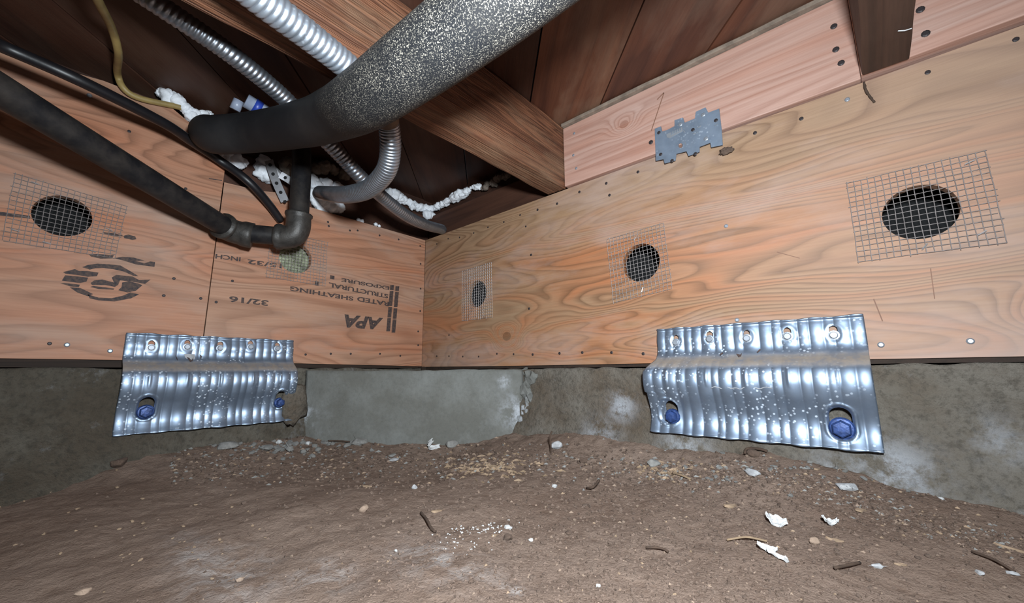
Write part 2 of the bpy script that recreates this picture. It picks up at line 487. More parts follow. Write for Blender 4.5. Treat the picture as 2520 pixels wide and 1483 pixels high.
M_PATCH = concrete('patch_concrete', (0.165, 0.168, 0.158), (0.205, 0.206, 0.194), (0.125, 0.12, 0.105), 0.1, 0.25,
                   [(Vector((0.318, -0.014, ZC - 0.075)), 0.03), (Vector((0.30, -0.03, ZC - 0.02)), 0.012), (Vector((0.015, -0.27, ZC - 0.08)), 0.02)], [(Vector((0.325, 0.0, ZC - 0.05)), 0.03)], 0.6)

def dirt_mat():
    g = NT('dirt')
    co = g.coords()
    n1 = g.noise(co, 6, 7, 0.6)
    n2 = g.noise(co, 70, 6, 0.7)
    n3 = g.noise(co, 420, 4, 0.7)
    c = g.mix(g.ramp(n1, [(0.35, 0.0), (0.65, 1.0)]), (0.17, 0.116, 0.089), (0.245, 0.178, 0.141))
    c = g.mix(g.math('MULTIPLY', g.ramp(n2, [(0.30, 1.0), (0.5, 0.0)]), 0.6), c, (0.12, 0.075, 0.054))
    # pale ashy patches lying on the dirt
    x, y, z = g.xyz(co)
    pale = None
    for (px, py, sx, sy) in ((560, 1400, 0.055, 0.03), (790, 1410, 0.03, 0.02), (1080, 1380, 0.05, 0.025), (470, 1345, 0.05, 0.015), (1260, 1450, 0.012, 0.008)):
        p = ZP(px, py, 0.0)
        du = g.math('MULTIPLY', g.math('SUBTRACT', x, p.x), 1 / sx); dv = g.math('MULTIPLY', g.math('SUBTRACT', y, p.y), 1 / sy)
        e = g.math('EXPONENT', g.math('MULTIPLY', g.math('ADD', g.math('MULTIPLY', du, du), g.math('MULTIPLY', dv, dv)), -1.0))
        pale = e if pale is None else g.math('MAXIMUM', pale, e)
    pf = g.math('MULTIPLY', pale, g.ramp(g.noise(co, 38, 6, 0.7, 0.8), [(0.42, 0.0), (0.62, 1.0)]))
    c = g.mix(g.math('MULTIPLY', pf, 0.75), c, (0.42, 0.385, 0.37))
    sp = g.ramp(n3, [(0.66, 0.0), (0.74, 1.0)])
    c = g.mix(g.math('MULTIPLY', sp, 0.5), c, (0.36, 0.28, 0.21))
    g.bump(g.math('ADD', g.math('MULTIPLY', n2, 1.4), g.math('MULTIPLY', n3, 0.5)), 0.75, 0.004)
    return g.done(c, 0.95, 0, 0.12)
M_DIRT = dirt_mat()

def insul_pipe_mat():
    g = NT('pipe_insulation')
    co = g.coords()
    x, y, z = g.xyz(co)
    n1 = g.noise(co, 14, 5)
    base = g.mix(n1, (0.006, 0.0065, 0.008), (0.015, 0.016, 0.019))
    fine = g.noise(co, 950, 3, 0.75)
    mid = g.noise(co, 26, 5, 0.6)
    area = g.ramp(g.math('ADD', x, g.math('MULTIPLY', g.math('SUBTRACT', mid, 0.5), 0.16)), [(0.41, 0.0), (0.53, 1.0)])
    speck = g.math('MULTIPLY', g.ramp(fine, [(0.55, 0.0), (0.65, 1.0)]), g.math('MULTIPLY', area, g.ramp(mid, [(0.3, 0.25), (0.55, 1.0)])))
    c = g.mix(speck, base, (0.50, 0.45, 0.37))
    film = g.ramp(g.noise(co, 9, 5), [(0.45, 0.0), (0.7, 1.0)])
    c = g.mix(g.math('MULTIPLY', film, 0.06), c, (0.30, 0.27, 0.24))
    g.bump(g.math('ADD', fine, n1), 0.25, 0.001)
    return g.done(c, 0.65, 0, 0.25)
M_PIPEINS = insul_pipe_mat()

def gas_mat():
    g = NT('black_iron_pipe')
    co = g.coords()
    n1 = g.noise(co, 45, 6, 0.65); n2 = g.noise(co, 13, 5, 0.6)
    c = g.mix(g.ramp(n1, [(0.4, 0.0), (0.7, 1.0)]), (0.010, 0.0095, 0.011), (0.030, 0.026, 0.024))
    c = g.mix(g.math('MULTIPLY', g.ramp(n2, [(0.5, 0.0), (0.7, 1.0)]), 0.35), c, (0.07, 0.055, 0.043))
    g.bump(n1, 0.25, 0.001)
    return g.done(c, 0.5, 0.1, 0.3)
M_GAS = gas_mat()
M_GASFIT = plain('malleable_fitting', (0.055, 0.049, 0.044), 0.5, metal=0.2, scale=70, var=0.6, bump=0.35)

# stones and litter
M_STONE_GREY = plain('stone_grey', (0.27, 0.26, 0.245), 0.9, var=0.35, scale=120, bump=0.6)
M_STONE_TAN = plain('stone_tan', (0.33, 0.235, 0.175), 0.9, var=0.35, scale=120, bump=0.6)
M_STONE_BROWN = plain('stone_brown', (0.13, 0.085, 0.062), 0.95, var=0.4, scale=120, bump=0.6)
M_WHITE = plain('white_plaster', (0.58, 0.58, 0.58), 0.8, var=0.15, scale=90, bump=0.3)
M_PALE = plain('pale_stone', (0.46, 0.46, 0.47), 0.85, var=0.3, scale=110, bump=0.5)
M_CHIP = plain('wood_chip', (0.36, 0.25, 0.165), 0.8, var=0.35, scale=120, bump=0.4)
M_TWIG = plain('twig_bark', (0.075, 0.045, 0.03), 0.9, var=0.4, scale=120)
M_TWIGPALE = plain('straw', (0.29, 0.20, 0.125), 0.85, var=0.3, scale=120)
M_CLOD = plain('dirt_clod', (0.175, 0.12, 0.092), 0.95, var=0.4, scale=160, bump=0.5)


# ------------------------------------------------------------------ the ground
def lerp1(x, xs, ys): return float(np.interp(x, xs, ys))

PA, PB = Vector((0.0, -0.262)), Vector((0.322, 0.0))        # plan of the corner patch face
_pd = (PB - PA).normalized(); PN = Vector((_pd.y, -_pd.x))  # points away from the corner

def outR(x, z):                              # how far the right stem wall stands out at height z
    d = max(0.0, ZC + 0.004 - z)
    return 0.010 + 0.9 * d * d + 0.05 * max(0, d - 0.05)
def outL(y, z):
    d = max(0.0, ZC + 0.008 - z)
    k = lerp1(y, [-0.75, -0.6, -0.45, -0.3], [4.5, 3.4, 1.0, 0.6])
    return 0.008 + k * d * d

def gh_s(x, y):
    hr = lerp1(x, [0.25, 0.40, 0.55, 0.72, 0.83, 0.95, 1.3], [0.030, 0.046, 0.050, 0.050, 0.036, 0.022, 0.010])
    hl = lerp1(y, [-1.2, -0.66, -0.58, -0.5, -0.42, -0.26], [0.0, 0.010, 0.026, 0.042, 0.040, 0.030])
    dr = max(0.0, -y - 0.02); dl = max(0.0, x - 0.015)
    db = max(0.0, (Vector((x, y)) - PA).dot(PN))
    a_ = hr * math.exp(-(dr / 0.075) ** 1.35); b_ = hl * math.exp(-(dl / 0.075) ** 1.35)
    c_ = 0.022 * math.exp(-(db / 0.06) ** 1.35)
    return max(a_, b_, c_)

def gh(x, y):
    p = Vector((x, y, 0.37))
    z = gh_s(x, y)
    k = 0.4 + 17 * z
    z += 0.007 * noise.fractal(p * 7, 0.9, 2.1, 4)
    z += 0.0022 * k * noise.noise(p * 55) + 0.0016 * k * noise.noise(p * 130)
    return z

def ghit(px, py):
    d = ray(px, py); d = d / np.linalg.norm(d)
    t0 = 0.12; t1 = 0.12
    while t1 < 2.5:
        t1 = t0 + 0.03
        q = CAM + d * t1
        if q[2] <= gh_s(q[0], q[1]): break
        t0 = t1
    for _ in range(9):
        tm = (t0 + t1) / 2; q = CAM + d * tm
        if q[2] <= gh_s(q[0], q[1]) + 0.0: t1 = tm
        else: t0 = tm
    x, y = q[0], q[1]
    y = min(y, -outR(x, q[2]) - 0.004); x = max(x, outL(y, q[2]) + 0.004)
    db = (Vector((x, y)) - PA).dot(PN) - 0.022
    if db < 0: x -= PN.x * db; y -= PN.y * db
    return Vector((x, y, gh(x, y)))

def axis_pts(fine0, fine1, step, lo, hi):
    a_ = list(np.arange(fine0, fine1 + 1e-6, step))
    s = step; v = fine1
    while v < hi: s *= 1.3; v += s; a_.append(v)
    s = step; v = fine0
    while v > lo: s *= 1.3; v -= s; a_.insert(0, v)
    return a_
gx = axis_pts(0.0, 1.12, 0.0035, -0.12, 2.6)
gy = axis_pts(-0.78, 0.01, 0.0035, -2.4, 0.12)
GV = [(x, y, gh(x, y)) for y in gy for x in gx]
nx = len(gx)
GF = [(j * nx + i, j * nx + i + 1, (j + 1) * nx + i + 1, (j + 1) * nx + i) for j in range(len(gy) - 1) for i in range(nx - 1)]
me = bpy.data.meshes.new('floor'); me.from_pydata(GV, [], GF)
floor = link_mesh('floor', me, M_DIRT, smooth=True)
tag(floor, 'bare brown dirt floor of the crawl space', kind='structure')


# ------------------------------------------------------------------ stem walls
def stem_wall(name, side, mat, u0, u1, ztop, label):
    us = np.arange(u0, u1 + 1e-6, 0.006)
    zs = list(np.linspace(ztop, -0.06, 48))
    V = []; F = []
    for u in us:
        row = []
        for z in zs:
            o = outR(u, z) if side == 'R' else outL(u, z)
            p = Vector((u, z, 3.3 if side == 'R' else 9.1))
            o += 0.0035 * noise.fractal(p * 9, 0.8, 2.0, 4) + 0.0012 * noise.noise(p * 70)
            zz = z + (0.0025 * noise.noise(Vector((u * 40, 5.5, 0))) if z == ztop else 0)
            row.append(Vector((u, -o, zz)) if side == 'R' else Vector((o, u, zz)))
        back = 0.10
        first = Vector((u, back, row[0].z)) if side == 'R' else Vector((-back, u, row[0].z))
        last = Vector((u, back, -0.06)) if side == 'R' else Vector((-back, u, -0.06))
        V += [first] + row + [last]
    n = len(zs) + 2
    for i in range(len(us) - 1):
        for k in range(n - 1):
            F.append((i * n + k, i * n + k + 1, (i + 1) * n + k + 1, (i + 1) * n + k))
    F.append(tuple(range(n))); F.append(tuple((len(us) - 1) * n + k for k in range(n)))
    o = mesh_py(name, V, F, mat, None, True)
    tag(o, label, kind='structure')
    return o
stem_wall('wall_foundation_right', 'R', M_CONC_R, -0.02, 2.2, ZC + 0.004, 'rough brownish concrete stem wall under the right plywood')
stem_wall('wall_foundation_left', 'L', M_CONC_L, -2.2, 0.02, ZC + 0.008, 'dark weathered concrete stem wall under the left plywood')

# smooth grey patch poured across the corner, with a crumbling right end
def corner_patch():
    n_u, n_z = 70, 26
    top = ZC + 0.003
    V = []; F = []
    L = (PB - PA).length
    for i in range(n_u + 1):
        t = i / n_u
        q = PA + (PB - PA) * t
        for k in range(n_z + 1):
            z = top + (-0.04 - top) * k / n_z
            p = Vector((t * L, z, 7.7))
            bul = 0.016 + 0.0022 * noise.fractal(p * 10, 0.9, 2.0, 3) + 0.0005 * noise.noise(p * 90)
            edge = 1 - max(0, (t - 0.93) / 0.07)
            bul += 0.006 * noise.noise(p * 45) * (1 if t > 0.9 else 0)
            zz = z + (0.002 * noise.noise(Vector((t * 22, 1.5, 0))) if k == 0 else 0)
            c = q + PN * bul
            V.append(Vector((c.x, c.y, zz)))
    m = n_z + 1
    for i in range(n_u):
        for k in range(n_z):
            F.append((i * m + k, i * m + k + 1, (i + 1) * m + k + 1, (i + 1) * m + k))
    # sides, top and back: a solid block filling the corner
    nb = len(V)
    V += [Vector((-0.01, 0.01, top)), Vector((-0.01, 0.01, -0.04))]
    for i in range(n_u):
        F.append((i * m, (i + 1) * m, nb))
        F.append((i * m + n_z, (i + 1) * m + n_z, nb + 1))
    for k in range(n_z):
        zA = nb; 
    F.append(tuple([k for k in range(m)] + [nb + 1, nb]))
    F.append(tuple([n_u * m + k for k in range(m)] + [nb + 1, nb]))
    o = mesh_py('wall_corner_patch', V, F, M_PATCH, None, True)
    tag(o, 'smooth grey concrete patch filling the corner of the foundation', kind='structure')
corner_patch()
def broken_lip():
    bm = bmesh.new()
    rr_ = random.Random(8)
    for q in range(26):
        t = q / 25
        z = ZC - 0.002 - 0.115 * t
        c = Vector((0.336 + rr_.uniform(-0.012, 0.012) + 0.01 * math.sin(t * 7), -0.006 + rr_.uniform(-0.004, 0.004), z))
        r = rr_.uniform(0.007, 0.013)
        v_ = bmesh.ops.create_icosphere(bm, subdivisions=2, radius=1.0)['verts']
        off = Vector((q * 3.1, 2, 5))
        for v in v_:
            d = 1 + 0.5 * noise.noise(v.co * 1.4 + off) + 0.25 * noise.noise(v.co * 4 + off)
            v.co = c + Vector((v.co.x * r * d, v.co.y * r * d * 0.9, v.co.z * r * d * 1.1))
    me = bpy.data.meshes.new('broken_lip'); bm.to_mesh(me); bm.free()
    link_mesh('broken_lip', me, M_PATCH, bpy.data.objects['wall_corner_patch'], smooth=False)

# broken right lip of the patch
def stone_mesh(name, r, flat, seed):
    rr_ = random.Random(seed * 17 + 3)
    bm = bmesh.new()
    for _ in range(22):
        v = Vector((rr_.gauss(0, 1), rr_.gauss(0, 1), rr_.gauss(0, 1))).normalized() * rr_.uniform(0.82, 1.08)
        bm.verts.new([v[i] * r * flat[i] for i in range(3)])
    h = bmesh.ops.convex_hull(bm, input=bm.verts[:])
    bmesh.ops.delete(bm, geom=[g_ for g_ in h['geom_interior'] if isinstance(g_, bmesh.types.BMVert)], context='VERTS')
    bmesh.ops.bevel(bm, geom=bm.edges[:], offset=r * 0.06, segments=1, affect='EDGES')
    me = bpy.data.meshes.new(name); bm.to_mesh(me); bm.free()
    return me
def rock_mesh(name, r, flat=(1, 1, 1), seed=0, sub=2, amp=0.35, freq=1.3):
    bm = bmesh.new()
    bmesh.ops.create_icosphere(bm, subdivisions=sub, radius=1.0)
    for v in bm.verts:
        d = 1 + amp * noise.noise(v.co * freq + Vector((seed * 5.3, seed * 1.7, 0))) + amp * 0.4 * noise.noise(v.co * freq * 2.7 + Vector((seed, 4, 9)))
        v.co = Vector([v.co[i] * d * r * flat[i] for i in range(3)])
    me = bpy.data.meshes.new(name); bm.to_mesh(me); bm.free()
    return me

broken_lip()

# ------------------------------------------------------------------ plywood walls
TP = 0.012                                   # sheet thickness; the front face is the wall plane
wall_left = empty('wall_left', (0, -0.6, ZC)); tag(wall_left, 'left wall of orange plywood sheets over a dark frame', kind='structure')
wall_right = empty('wall_right', (0.7, 0, ZC)); tag(wall_right, 'right wall sheathed with one long plywood sheet', kind='structure')

def hole(cfun, l, r, t, b):
    ul = cfun(*l)[0]; ur = cfun(*r)[0]; vt = cfun(*t)[1]; vb = cfun(*b)[1]
    return ((ul + ur) / 2, (vt + vb) / 2, ((ur - ul) + (vt - vb)) / 4)
H3 = hole(uvR, (2168, 530), (2367, 512), (2280, 452), (2260, 588))
H2 = hole(uvR, (1533, 650), (1623, 640), (1582, 598), (1575, 693))
H1 = hole(uvR, (1152, 730), (1196, 715), (1178, 688), (1172, 757))
HA = hole(uvL, (75, 527), (229, 530), (150, 480), (160, 582))
HB = hole(uvL, (686, 637), (767, 637), (725, 597), (728, 672))

zb = ZC + 0.0105
right_edge = [(0.0, ZC + 0.012), (0.3, zb), (0.9, zb), (2.1, zb), (2.1, ZC + 0.333), (0.9, ZC + 0.3355), (0.43, ZC + 0.335), (0.0, ZC + 0.333)]
ply_r = shape2d('plywood_panel', [right_edge] + [circle(*h) for h in (H1, H2, H3)], TP, frR, M_PLY_R, wall_right, -TP)
tag(ply_r, 'long orange plywood sheet with three screened holes')
SEAM = -0.4375
edgeA = [(-2.1, ZC + 0.025), (SEAM - 0.0015, ZC + 0.020), (SEAM + 0.002 - 0.0015, ZC + 0.357), (-0.486, ZC + 0.417), (-0.52, ZC + 0.437), (-0.60, ZC + 0.439), (-0.70, ZC + 0.425), (-2.1, ZC + 0.42)]
ply_a = shape2d('plywood_panel', [edgeA, circle(*HA)], TP, frL, M_PLY_L, wall_left, -TP)
tag(ply_a, 'tall plywood sheet with a round printed logo')
edgeB = [(SEAM, ZC + 0.020), (-0.0005, ZC + 0.0135), (-0.001, ZC + 0.3325), (-0.25, ZC + 0.333), (-0.33, ZC + 0.334), (-0.335, ZC + 0.345), (-0.345, ZC + 0.345), (-0.38, ZC + 0.337), (SEAM + 0.002, ZC + 0.334)]
ply_b = shape2d('plywood_panel', [edgeB, circle(*HB)], TP, frL, M_PLY_L, wall_left, -TP)
tag(ply_b, 'plywood sheet with upside-down stamped lettering')

# frame boards behind and above the sheets
box('sill_plate', (-0.10, -2.1, ZC + 0.0095), (-0.006, 0.0, ZC + 0.05), M_SILL, wall_left)
box('sill_plate', (0.0, 0.004, ZC + 0.0055), (2.1, 0.10, ZC + 0.05), M_SILL, wall_right)
box('plate_end', (-0.004, -0.008, ZC + 0.004), (0.012, 0.004, ZC + 0.0125), M_SILL, wall_right)
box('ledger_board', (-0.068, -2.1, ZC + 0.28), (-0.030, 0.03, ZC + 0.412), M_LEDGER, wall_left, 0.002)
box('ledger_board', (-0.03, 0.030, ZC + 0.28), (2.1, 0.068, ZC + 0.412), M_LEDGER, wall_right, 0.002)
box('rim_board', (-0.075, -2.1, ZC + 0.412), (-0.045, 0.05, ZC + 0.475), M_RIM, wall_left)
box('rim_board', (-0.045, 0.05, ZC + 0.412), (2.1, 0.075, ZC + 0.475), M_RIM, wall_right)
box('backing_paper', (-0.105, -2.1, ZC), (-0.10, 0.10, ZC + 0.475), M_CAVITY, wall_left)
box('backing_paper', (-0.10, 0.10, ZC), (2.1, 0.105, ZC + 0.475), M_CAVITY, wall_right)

# ------------------------------------------------------------------ ceiling: diagonal subfloor boards
ceiling = empty('ceiling', (0.5, -0.5, ZC + 0.462)); tag(ceiling, 'dark diagonal subfloor boards overhead', kind='structure')
ZS = ZC + 0.462
PLW = 0.1245
r2 = math.sqrt(0.5)
c0 = 0.505 * r2
k = -16
def clip_poly(poly, a_, b_, c_):            # keep a x + b y <= c
    out = []
    for i in range(len(poly)):
        p, q = poly[i], poly[(i + 1) % len(poly)]
        dp = a_ * p[0] + b_ * p[1] - c_; dq = a_ * q[0] + b_ * q[1] - c_
        if dp <= 0: out.append(p)
        if (dp < 0 < dq) or (dq < 0 < dp):
            t = dp / (dp - dq); out.append((p[0] + (q[0] - p[0]) * t, p[1] + (q[1] - p[1]) * t))
    return out
rg = random.Random(5)
for k in range(-14, 12):
    lo = c0 + k * PLW + 0.0012; hi = c0 + (k + 1) * PLW - 0.0012
    poly = [(-0.10, -2.2), (2.1, -2.2), (2.1, 0.10), (-0.10, 0.10)]
    poly = clip_poly(poly, r2, r2, hi)
    if len(poly) >= 3: poly = clip_poly(poly, -r2, -r2, -lo)
    if len(poly) < 3: continue
    dz = rg.uniform(0, 0.0025)
    n = len(poly)
    V = [(x, y, ZS + dz) for x, y in poly] + [(x, y, ZS + 0.02 + dz) for x, y in poly]
    F = [tuple(range(n)), tuple(range(n, 2 * n))] + [(i, (i + 1) % n, n + (i + 1) % n, n + i) for i in range(n)]
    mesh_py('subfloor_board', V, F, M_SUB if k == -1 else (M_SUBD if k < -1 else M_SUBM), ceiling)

# ------------------------------------------------------------------ joists and blocking
jz0, jz1 = ZC + 0.336, ZC + 0.4602
j1 = box('floor_joist', (0.391, -2.1, jz0), (0.4325, -0.0005, jz1), M_JOIST, None, 0.0018, 0.0016, 120, 3)
tag(j1, 'reddish-brown floor joist running diagonally from the top edge to the right wall', 'joist')
j2 = box('floor_joist', (0.854, -2.1, jz0), (0.8945, -0.0132, jz1), M_JOIST2, None, 0.0018, 0.0012, 100, 8)
tag(j2, 'dark brown floor joist end hanging at the upper right', 'joist')

bl1 = box('blocking_board', (0.4335, -0.0065, ZC + 0.3375), (0.8534, 0.0295, ZC + 0.455), M_BOARD, None, 0.0012)
tag(bl1, 'pinkish fir blocking board with a round knot between the two joists', 'board')
bl2 = box('blocking_board', (0.8537, -0.0125, ZC + 0.3385), (1.8, 0.0295, ZC + 0.455), M_BOARD, None, 0.0012)
bl2.location.z += 0
tag(bl2, 'pinkish fir blocking board right of the dark joist end', 'board')
sh = box('shim_strip', (0.434, -0.014, ZC + 0.4555), (0.8534, 0.028, ZC + 0.4615), M_SHIM, None, 0.001, 0.0012, 40, 4)
tag(sh, 'thin grey dusty strip along the top of the knotted board', 'strip')


# ------------------------------------------------------------------ nails and screws
def nail_mesh(name, r, mat, dome=0.35, slot=False):
    bm = bmesh.new()
    prof = [(r, 0.0), (r * 0.98, r * dome * 0.5), (r * 0.6, r * dome)]
    n = 10
    rings = []
    for rr, h in prof:
        rings.append([bm.verts.new((rr * math.cos(2 * math.pi * q / n), rr * math.sin(2 * math.pi * q / n), h)) for q in range(n)])
    for a_, b_ in zip(rings, rings[1:]):
        for q in range(n): bm.faces.new((a_[q], a_[(q + 1) % n], b_[(q + 1) % n], b_[q]))
    bm.faces.new(rings[-1])
    me = bpy.data.meshes.new(name); bm.to_mesh(me); bm.free()
    me.materials.append(mat)
    return me
ME_NAIL = nail_mesh('nail', 0.0024, M_NAIL)
ME_NAILS = nail_mesh('nail_small', 0.0028, M_SCREW)
ME_SCREW = nail_mesh('screw', 0.0042, M_SCREW, 0.5)

def pin(name, me, p, side, parent, s=1.0):
    o = bpy.data.objects.new(name, me)
    COL.objects.link(o)
    rot = Matrix.Rotation(math.radians(90), 4, 'X') if side == 'R' else Matrix.Rotation(math.radians(90), 4, 'Y')
    o.matrix_world = Matrix.Translation(p) @ rot @ Matrix.Scale(s, 4)
    if parent:
        o.parent = parent
    return o
def parent_inv(p):
    m = Matrix.Identity(4)
    q = p
    while q is not None:
        m = Matrix.Translation(q.location) @ m if q.type == 'EMPTY' else m
        q = q.parent
    return m.inverted()

NR = [(1075, 600), (1103, 587), (1131, 584), (1166, 573), (1201, 559), (1240, 546), (1280, 529), (1323, 516), (1371, 501), (1426, 472), (1492, 451), (1500, 480),
      (1307, 627), (1302, 759), (1294, 557), (1075, 876), (1105, 876), (1139, 877), (1178, 877), (1223, 870), (1264, 871), (1311, 872), (1377, 869), (1433, 867), (1505, 867),
      (1583, 870), (1105, 824), (1570, 423), (1858, 327), (1972, 292), (2283, 178), (2500, 97)]
for p in NR: pin('nail', ME_NAIL, RW(p[0], p[1], 0.0002), 'R', ply_r, 0.85 if p[0] < 1300 else 1.05)
for p in ((2085, 245), (1787, 556), (1814, 787), (2168, 848), (2388, 839)): pin('screw', ME_SCREW, RW(p[0], p[1], 0.0002), 'R', ply_r, 0.65 if p[1] < 800 else 0.75)
NB = [(807, 546), (809, 556), (861, 567), (880, 567), (934, 579), (981, 589), (1034, 605), (1035, 649), (1035, 710), (1034, 765), (1029, 815), (1029, 849), (985, 875),
      (935, 870), (863, 870), (814, 870), (752, 872), (532, 743), (572, 691)]
for p in NB: pin('nail', ME_NAIL, LW(p[0], p[1], 0.0002), 'L', ply_b, 0.95)
for p in ((457, 464), (318, 323), (428, 685), (403, 727), (494, 734), (122, 845)): pin('nail', ME_NAIL, LW(p[0], p[1], 0.0002), 'L', ply_a, 0.95)
for p in ((220, 235), (165, 848), (271, 863)): pin('screw', ME_SCREW, LW(p[0], p[1], 0.0002), 'L', ply_a, 0.75)
for p in ((1413, 328), (1411, 382), (1418, 414)): pin('nail', ME_NAILS, RW(p[0], p[1], 0.0067), 'R', bl1, 0.9)
for p in ((2057, 122), (2070, 155), (2052, 65)): pin('nail', ME_NAIL, RW(p[0], p[1], 0.0067), 'R', bl1, 1.5)
for p in ((2265, 24), (2278, 83)): pin('nail', ME_NAIL, RW(p[0], p[1], 0.0127), 'R', bl2, 1.6)
pin('nail', ME_NAIL, RW(1602, 350, 0.0067), 'R', bl1, 1.5)

# ------------------------------------------------------------------ stamped print on the left sheets
def blot(name, pts, uvf, frame, mat, parent, off=0.0001):
    return shape2d(name, [[uvf(*p) for p in pts]], 0.0002, frame, mat, parent, off)

def stamp(txt, l, r, hpx, parent, shear=0.0, thick=0.02):
    """upside-down word between the left and right pixel, hpx tall"""
    cu = bpy.data.curves.new('stamp', 'FONT')
    cu.body = txt; cu.size = 1.0; cu.extrude = 0.0001; cu.shear = shear; cu.offset = thick
    tmp = bpy.data.objects.new('tmp', cu); COL.objects.link(tmp)
    dg = bpy.context.evaluated_depsgraph_get()
    me = bpy.data.meshes.new_from_object(tmp.evaluated_get(dg))
    bpy.data.objects.remove(tmp, do_unlink=True)
    xs = [v.co.x for v in me.vertices]; ys = [v.co.y for v in me.vertices]
    x0, x1, y0, y1 = min(xs), max(xs), min(ys), max(ys)
    L = uvL(*l); Rr = uvL(*r)
    mx, my = (l[0] + r[0]) / 2, (l[1] + r[1]) / 2
    hv = uvL(mx, my - hpx / 2)[1] - uvL(mx, my + hpx / 2)[1]
    for v in me.vertices:
        t = 1 - (v.co.x - x0) / (x1 - x0)         # text starts at the right
        u = L[0] + (Rr[0] - L[0]) * t; vv = L[1] + (Rr[1] - L[1]) * t
        vv += hv * (0.5 - (v.co.y - y0) / (y1 - y0))
        v.co = frL(u, vv, 0.0001 + (0.0002 if v.co.z > 0 else 0))
    me.materials.clear(); me.name = 'stamped_word'
    return link_mesh('stamped_word', me, M_INK, parent)
def sp_parent(o): return o

for t_, l_, r_, h_ in (('EXPOSURE', (840, 688), (958, 709), 9), ('1', (812, 681), (823, 683), 9), ('STRUCTURAL', (809, 700), (955, 729), 11), ('I', (775, 696), (784, 698), 11),
                       ('SHEATHING', (714, 709), (869, 735), 11), ('RATED', (879, 735), (957, 748), 11), ('32/16', (564, 735), (660, 746), 14),
                       ('15/32', (609, 643), (694, 655), 11), ('INCH', (530, 630), (592, 638), 11)):
    stamp(t_, l_, r_, h_, ply_b, 0.0, 0.03)
stamp('APA', (847, 789), (942, 797), 31, ply_b, 0.25, 0.045)
def bar_between(p, q, w, gaps):
    for a_, b_ in gaps:
        P = lambda t, s: (p[0] + (q[0] - p[0]) * t + s * w / 2, p[1] + (q[1] - p[1]) * t)
        blot('stamped_bar', [P(a_, -1), P(a_, 1), P(b_, 1), P(b_, -1)], uvL, frL, M_INK, ply_b)
bar_between((965, 701), (955, 815), 9, ((0, 0.11), (0.13, 0.45), (0.475, 0.70), (0.715, 1.0)))
bar_between((978, 704), (968, 818), 9, ((0, 0.10), (0.125, 0.45), (0.475, 0.70), (0.715, 1.0)))

def cp(pts): return [(140 + x * 0.1349, 560 + y * 0.1349) for x, y in pts]
for pts in ([(460, 720), (560, 680), (740, 655), (960, 668), (1160, 690), (1300, 770), (1490, 885), (1400, 880), (1220, 800), (1040, 760), (850, 735), (700, 740), (600, 765)],
            [(110, 810), (330, 755), (400, 790), (560, 790), (760, 820), (730, 885), (560, 895), (400, 865), (160, 840)],
            [(150, 865), (570, 910), (540, 985), (420, 1010), (90, 965)],
            [(60, 1018), (140, 1008), (420, 1040), (400, 1085), (240, 1070), (150, 1040)],
            [(230, 1085), (430, 1100), (660, 1210), (560, 1250), (370, 1180)],
            [(560, 1215), (760, 1275), (1000, 1285), (1200, 1240), (1340, 1180), (1500, 1215), (1350, 1290), (1050, 1345), (760, 1325), (600, 1290)],
            [(1000, 910), (1080, 860), (1380, 890), (1500, 955), (1710, 945), (1610, 1025), (1380, 985), (1150, 960), (1120, 1040), (1060, 1080), (880, 1045), (640, 1045), (615, 1010), (680, 960), (830, 945), (1040, 1000)],
            [(610, 1080), (660, 1062), (900, 1090), (1050, 1110), (1030, 1132), (760, 1118)],
            [(1190, 1000), (1300, 975), (1480, 1015), (1560, 1050), (1440, 1150), (1290, 1180), (1120, 1140), (1180, 1080)],
            [(580, 480), (720, 480), (1040, 500), (1010, 560), (800, 565), (620, 525)],
            [(1040, 555), (1200, 530), (1400, 545), (1600, 600), (1430, 605), (1600, 650), (1700, 615), (1790, 625), (1780, 715), (1440, 670), (1220, 600)],
            [(830, 80), (1050, 100), (1200, 142), (1200, 158), (1040, 150), (880, 120)],
            [(1210, 150), (1300, 125), (1430, 160), (1450, 210), (1380, 222), (1230, 192)]):
    blot('stamped_mark', cp(pts), uvL, frL, M_INK, ply_a)
blot('ink_stripe', [(-20, 518), (74, 531), (74, 538), (-20, 528)], uvL, frL, M_INK, ply_a)
blot('seam_line', [(523, 440), (526, 440), (509, 828), (507, 828)], uvL, frL, M_PENCIL, ply_a) if False else None

# pencil marks on the boards
for a_, b_, w_ in (((1607, 326), (1638, 233), 2.0), ((1638, 233), (1621, 250), 2.0)):
    d_ = Vector((b_[0] - a_[0], b_[1] - a_[1])).normalized(); n_ = Vector((-d_.y, d_.x)) * w_ / 2
    blot('pencil_mark', [(a_[0] + n_.x, a_[1] + n_.y), (b_[0] + n_.x, b_[1] + n_.y), (b_[0] - n_.x, b_[1] - n_.y), (a_[0] - n_.x, a_[1] - n_.y)], uvR, frR, M_PENCIL, bl1, 0.0066)
for a_, b_, w_ in (((2290, 660), (2300, 735), 2.5), ((2150, 735), (2172, 790), 3), ((1912, 620), (1968, 635), 1.6)):
    d_ = Vector((b_[0] - a_[0], b_[1] - a_[1])).normalized(); n_ = Vector((-d_.y, d_.x)) * w_ / 2
    blot('pencil_mark', [(a_[0] + n_.x, a_[1] + n_.y), (b_[0] + n_.x, b_[1] + n_.y), (b_[0] - n_.x, b_[1] - n_.y), (a_[0] - n_.x, a_[1] - n_.y)], uvR, frR, M_PENCIL, ply_r)
blot('pencil_mark', [(514, 438), (546, 443), (546, 445), (514, 440)], uvL, frL, M_INK, ply_a)

